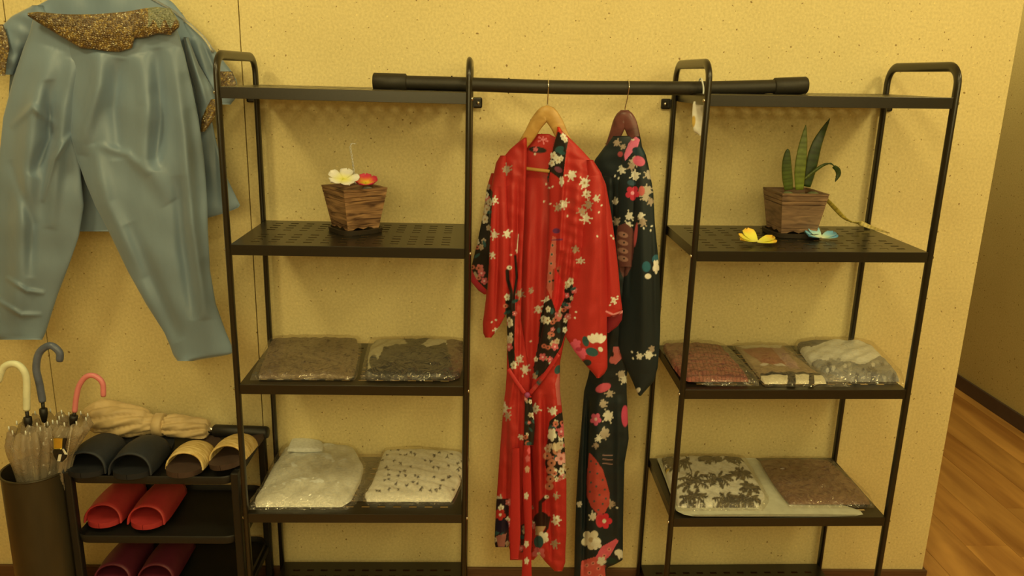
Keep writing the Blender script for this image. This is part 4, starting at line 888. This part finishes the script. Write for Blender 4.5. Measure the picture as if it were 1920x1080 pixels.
# ------------------------------------------------------------------ slipper rack and slippers
RX0, RX1, RYf, RYb = -1.192, -.712, -.335, -.035
TZ = [.562, .375, .190]
rk = thing('slipper_rack', 'low black tiered slipper rack between the umbrella stand and the left shelving unit', 'rack', ((RX0+RX1)/2, RYf, 0))
def roundrect(x0, x1, y0, y1, r_, z, n=6):
    P = []
    for cx, cy, a0 in ((x1-r_, y0+r_, -PI/2), (x1-r_, y1-r_, 0), (x0+r_, y1-r_, PI/2), (x0+r_, y0+r_, PI)):
        for a in np.linspace(a0, a0+PI/2, n): P.append((cx+r_*math.cos(a), cy+r_*math.sin(a), z))
    return np.array(P)
for z in TZ+[.03]:
    P = roundrect(RX0+.012, RX1-.012, RYf+.002, RYb, .035, z); n = len(P)
    mb = MB(); Q = []
    for dz, ins in ((-.008, .004), (.012, 0), (.016, .003), (.012, .007), (-.001, .010)):
        c = P.mean(0); d = P-c; L_ = np.linalg.norm(d[:, :2], axis=1)[:, None]; q = P-d/L_*ins; q[:, 2] = z-.012+dz; Q.append(q)
    V = np.vstack(Q); F = [(i*n+k, i*n+(k+1) % n, (i+1)*n+(k+1) % n, (i+1)*n+k) for i in range(4) for k in range(n)]
    F += [tuple(range(n))[::-1], tuple(4*n+k for k in range(n))]
    mk('tier', V, F, M_pla, rk, angle=50)
for x0 in (RX0, RX1-.022):
    for y0 in (RYf+.006, RYb-.024): MB().box(x0, x0+.022, y0, y0+.024, 0, .575, .004).build('post', M_pla, rk, smooth=False)
    MB().box(x0+.003, x0+.019, RYf+.03, RYb-.024, .548, .575, .003).build('side_rail', M_pla, rk, smooth=False)
    MB().box(x0+.005, x0+.017, RYf+.03, RYb-.024, .345, .366, .003).build('side_rail', M_pla, rk, smooth=False)
    MB().box(x0+.005, x0+.017, RYf+.03, RYb-.024, .155, .176, .003).build('side_rail', M_pla, rk, smooth=False)
def slipper(label, cx, cy, z, m_up, m_in, group, rot=0, roll=0, L=.255, Wd=.098, H=.052, m_sole=None, u0=.10, u1=.56):
    """open-toed slipper, toe towards -y"""
    t = thing('slipper', label, 'slipper', (0, 0, 0), group)
    n = 26; m_ = 12
    def hw(s):  # half width along the sole, s 0 toe .. 1 heel
        return Wd/2*(math.sin(PI*min(max(s, 0), 1)**.8*.5+.0)**.0)*(1-abs(2*s-1)**4.5)**.5*(1-.14*s)
    V = []; ss = [(1-math.cos(PI*i/(n-1)))/2 for i in range(n)]
    for zz in (0, .012):
        for s in ss:
            for j in range(7): V.append(((-1+j/3)*max(hw(s), .0005), s*L, zz+(.004*(s-.5)**2*4 if zz else 0)))
    N_ = n*7; F = []
    for i in range(n-1):
        for j in range(6):
            q = i*7+j; F.append((q, q+7, q+8, q+1)); F.append((N_+q, N_+q+1, N_+q+8, N_+q+7))
        for j, fl_ in ((0, 1), (6, 0)):
            q = i*7+j; f = (q, q+7, N_+q+7, N_+q); F.append(f[::-1] if fl_ else f)
    mk('sole', V, F, m_sole or m_in, t, angle=50)
    V = []; k = 16; nn = 14; 
    for side in (0, 1):
        for i in range(nn):
            q = i/(nn-1); s = u0+(u1-u0)*q
            for j in range(k):
                a = PI*j/(k-1); sb = s-.05*math.sin(a)*(1-q)*-1+.02*math.sin(a)*q    # mouth leans back on top
                w_ = hw(min(max(s, .2), .62))+.002-side*.004; h_ = H*(.86+.14*math.sin(PI*q))*(1-.12*q)-side*.004
                V.append((-w_*math.cos(a), sb*L, .005+h_*math.sin(a)**.8))
    N_ = nn*k; F = []
    for i in range(nn-1):
        for j in range(k-1):
            q = i*k+j; F.append((q, q+1, q+k+1, q+k)); F.append((N_+q, N_+q+k, N_+q+k+1, N_+q+1))
    for j in range(k-1): F.append((j, N_+j, N_+j+1, j+1)); q = (nn-1)*k+j; F.append((q, q+1, N_+q+1, N_+q))
    mk('upper', V, F, m_up, t)
    t.location = (cx, cy, z); t.rotation_euler = (0, roll, rot)
    return t
M_navy = mat('navy_foam', A(34, 36, 32), .6, noise=(90, .15), bump=(150, .2)); M_navyin = mat('navy_foam_inside', A(22, 23, 21), .75)
M_tan = wood_mat('tan_weave', A(180, 136, 54), A(222, 182, 96), 30, (1, 6, 1), .6, .4); M_tanin = mat('brown_insole', A(66, 44, 26), .7)
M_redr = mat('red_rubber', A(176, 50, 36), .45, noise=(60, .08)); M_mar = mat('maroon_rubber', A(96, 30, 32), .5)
def toe(px, py, z): q = atZ(px, py, z); return q[0], q[1]
zt = TZ[0]+.0045; zm = TZ[1]+.0045; zb = TZ[2]+.0045
x, y = toe(152, 897, zt); slipper('navy slipper on the top tier, outer one by the umbrellas', x, y, zt, M_navy, M_navyin, 'navy slippers', 0, H=.068, Wd=.124, u0=.07, u1=.64)
x, y = toe(238, 900, zt); slipper('navy slipper on the top tier, the one next to the tan pair', x, y, zt, M_navy, M_navyin, 'navy slippers', 0, H=.068, Wd=.124, u0=.07, u1=.64)
x, y = toe(334, 897, zt); slipper('tan slipper with brown insole beside the navy pair', x, y, zt, M_tan, M_tanin, 'tan slippers', -.05, Wd=.112, H=.055, L=.24, u0=.17, u1=.58)
x, y = toe(420, 890, zt); slipper('tan slipper tipped on its edge behind the shelf post', x-.008, y, zt+.012, M_tan, M_tanin, 'tan slippers', -.12, roll=-.16, Wd=.112, H=.055, L=.24, u0=.17, u1=.58)
x, y = toe(186, 991, zm); slipper('red slipper on the middle tier, left one of its pair', x, y, zm, M_redr, M_redr, 'red slippers', 0, Wd=.112, H=.062, u0=.08, u1=.80)
x, y = toe(268, 994, zm); slipper('red slipper on the middle tier, right one of its pair', x, y, zm, M_redr, M_redr, 'red slippers', 0, Wd=.112, H=.062, u0=.08, u1=.80)
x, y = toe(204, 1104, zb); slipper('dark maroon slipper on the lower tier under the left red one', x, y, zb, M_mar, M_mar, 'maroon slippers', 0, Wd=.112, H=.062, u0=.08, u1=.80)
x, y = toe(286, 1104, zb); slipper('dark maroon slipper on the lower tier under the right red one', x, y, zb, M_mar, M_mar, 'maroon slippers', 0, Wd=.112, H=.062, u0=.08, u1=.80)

# ------------------------------------------------------------------ umbrellas
M_beige = mat('beige_nylon', A(196, 156, 84), .55, noise=(30, .15), bump=(40, .3, .004), sheen=.2)
fu = thing('folded_umbrella', 'beige folded umbrella with black handle lying across the slipper rack', 'umbrella', tuple(atY(280, 800, -.10)))
nU = 130; nA = 64; YU = -.105
cen = np.array([atY(a, b, YU) for a, b in [(x_, y_) for x_, y_ in zip(np.linspace(158, 392, nU), np.interp(np.linspace(158, 392, nU), [158, 200, 300, 392], [778, 783, 797, 808]))]])
q = np.linspace(0, 1, nU); rad = np.interp(q, [0, .03, .12, .30, .45, .58, .62, .72, .9, .985, 1], [.018, .036, .058, .060, .048, .034, .033, .040, .043, .036, .026])
V = []
for i in range(nU):
    for j in range(nA):
        a = 2*PI*j/nA; tw = a+q[i]*2.2
        pl = .30*abs(math.sin(tw*4))**.6*(1 if q[i] < .5 or q[i] > .66 else .4)+.07*math.sin(tw*9+q[i]*20)+.05*mnoise(Vector((q[i]*9, math.cos(a)*2, math.sin(a)*2)))
        rr = rad[i]*(.82+pl); zsq = .80
        V.append((cen[i][0], cen[i][1]+rr*math.cos(a)*.85, cen[i][2]+rr*math.sin(a)*zsq))
V = np.array(V); V[:, 2] = np.maximum(V[:, 2], .5685+.018)
F = [(i*nA+j, i*nA+(j+1) % nA, (i+1)*nA+(j+1) % nA, (i+1)*nA+j) for i in range(nU-1) for j in range(nA)]+[tuple(range(nA))[::-1], tuple((nU-1)*nA+j for j in range(nA))]
mk('canopy', V, F, M_beige, fu)
c = cen[int(nU*.60)]; ring = [(c[0]+d, 0, 0) for d in (-.015, -.013, .013, .015)]
MB().tube([(c[0]+d, c[1]-.001, c[2]+.002) for d in (-.014, -.012, .012, .014)], [.033, .0375, .0375, .033], 24, r2=[.030, .0345, .0345, .030], ref=(0, 1, 0)).build('strap', M_beige, fu)
e0 = cen[-1]; 
def up(px, py): return atY(px, py, YU)
MB().tube([e0-np.array([.03, 0, 0]), up(388, 806), up(404, 808)], [.010, .009, .008], 12).build('runner', M_pla, fu)
MB().tube([up(388, 803), up(405, 806)], .0095, 14).build('ferrule_collar', M_chrome, fu)
MB().tube([up(400, 807), up(403, 807), up(440, 809), up(498, 811), up(503, 811)], [.014, .0185, .0195, .0195, .016], 18).build('handle', M_pla, fu)
M_bronze = mat('dark_bronze_metal', A(74, 62, 34), .35, .4, noise=(12, .35), stretch=(1, 1, .2))
sx, sy, sr, sh = -1.281, -.300, .085, .572
st = thing('umbrella_stand', 'tall dark metal umbrella stand left of the slipper rack', 'umbrella stand', (sx, sy, 0))
prof = [(0, .004), (sr*.96, .004), (sr, .010), (sr, sh-.006), (sr+.003, sh-.003), (sr+.002, sh), (sr-.003, sh-.001), (sr-.004, sh-.01), (sr-.004, .012), (0, .012)]
n = 40; V = [(sx+r_*math.cos(2*PI*k/n), sy+r_*math.sin(2*PI*k/n), z_) for r_, z_ in prof for k in range(n)]
F = [(i*n+k, i*n+(k+1) % n, (i+1)*n+(k+1) % n, (i+1)*n+k) for i in range(len(prof)-1) for k in range(n)]
mk('cylinder', V, F, M_bronze, st, angle=40)
mk('base_ring', [(sx+r_*math.cos(2*PI*k/n), sy+r_*math.sin(2*PI*k/n), z_) for r_, z_ in [(sr-.02, 0), (sr+.006, 0), (sr+.006, .02), (sr+.001, .026)] for k in range(n)], [(i*n+k, i*n+(k+1) % n, (i+1)*n+(k+1) % n, (i+1)*n+k) for i in range(3) for k in range(n)], M_pla, st, angle=40)
M_tip = mat('white_tip', A(220, 205, 150), .5)
def umbrella(label, hook, hr, m_h, Y, neck, can, m_c=M_vinyl, seed=1, foot=(sx, sy)):
    """hook handle (pixels on depth Y), black neck, shaft into the stand, ruffled vinyl canopy"""
    b = atY(*hook[0], Y); t = thing('umbrella', label, 'umbrella', tuple(b), 'umbrellas in the stand')
    MB().tube(smooth_path([atY(a, c, Y) for a, c in hook], 44), np.r_[[hr*.9], np.full(42, hr), [hr*.85]], 14).build('handle', m_h, t)
    ft = np.array([foot[0], foot[1], .05]); d = (ft-b)/np.linalg.norm(ft-b)
    MB().tube([b, b+d*neck], [.0048, .0045], 10).tube([b+d*neck*.55, b+d*neck*.6, b+d*neck, b+d*(neck+.025)], [.006, .0105, .011, .006], 10).build('runner', M_pla, t)
    MB().tube([b+d*neck, ft], .004, 8).build('shaft', M_chrome, t)
    P = [b+d*s_ for s_ in np.linspace(can[0], can[1], 40)]; qq = np.linspace(0, 1, 40); ra = np.interp(qq, [0, .08, .3, 1], can[2])
    n_ = 72; V = []; r_ = random.Random(seed); ph = [r_.uniform(0, 6) for _ in range(4)]
    for i in range(40):
        for j in range(n_):
            a = 2*PI*j/n_; k = 1+.22*abs(math.sin(a*4+qq[i]*1.3+ph[0]))-.12+.10*math.sin(a*11+ph[1]+qq[i]*7)*(1-qq[i]*.5)
            drop = .016*(abs(math.sin(a*4+ph[0]))-.5)*(1-qq[i])**3
            k += .22*mnoise(Vector((math.cos(a)*1.3+seed, math.sin(a)*1.3, qq[i]*7)))
            V.append((P[i][0]+ra[i]*k*math.cos(a), P[i][1]+ra[i]*k*math.sin(a), P[i][2]+drop))
    F = [(i*n_+j, i*n_+(j+1) % n_, (i+1)*n_+(j+1) % n_, (i+1)*n_+j) for i in range(39) for j in range(n_)]
    mk('canopy', V, F, m_c, t)
    for j in range(8):
        a = 2*PI*j/8+ph[0]/4; c = P[0]+np.array([ra[0]*1.05*math.cos(a), ra[0]*1.05*math.sin(a), .002]); MB().tube([c, c+np.array([0, 0, .012])], [.0022, .0016], 7).build('rib_tip', M_tip, t)
    return t
umbrella('clear umbrella with cream white hook handle standing leftmost in the stand', [(50, 769), (50, 740), (49, 706), (38, 687), (22, 682), (6, 690), (-4, 716)], .0092, mat('cream_handle', A(222, 206, 132), .35), -.315, .035, (.055, .55, [.044, .056, .040, .010]), seed=3, foot=(sx-.01, sy-.01))
umbrella('clear umbrella with blue grey hook handle in the stand', [(80, 753), (74, 720), (68, 690), (74, 661), (94, 648), (111, 660), (112, 677)], .0098, mat('blue_grey_handle', A(98, 98, 88), .3, noise=(25, .3)), -.28, .035, (.055, .55, [.046, .060, .038, .010]), seed=5, foot=(sx+.005, sy+.01))
ub = umbrella('clear umbrella with pink hook handle leaning towards the slipper rack', [(140, 772), (143, 745), (149, 722), (162, 706), (178, 705), (192, 718), (194, 743)], .0072, mat('pink_handle', A(214, 118, 90), .35), -.315, .02, (.030, .34, [.036, .048, .020, .008]), seed=9, foot=(sx-.06, sy))
kt = ub
shell('closure_strap', [(822, 118, 126), (838, 104, 122), (846, 98, 126), (858, 102, 126), (866, 108, 116)], M_pla, kt, Y=-.378, T=.006, nu=20, nv=24)
shell('gold_buckle', [(822, 100, 118), (842, 101, 117)], mat('polished_gold', A(240, 190, 60), .2, .8), kt, Y=-.381, T=.005, nu=14, nv=12, prof=.2)
shell('white_clip', [(842, 116, 120), (852, 121, 127)], mat('white_clip', A(220, 200, 140), .4), kt, Y=-.385, T=.003, nu=8, nv=10); shell('white_clip', [(852, 110, 116), (865, 107, 113)], bpy.data.materials['white_clip'], kt, Y=-.385, T=.003, nu=8, nv=10)
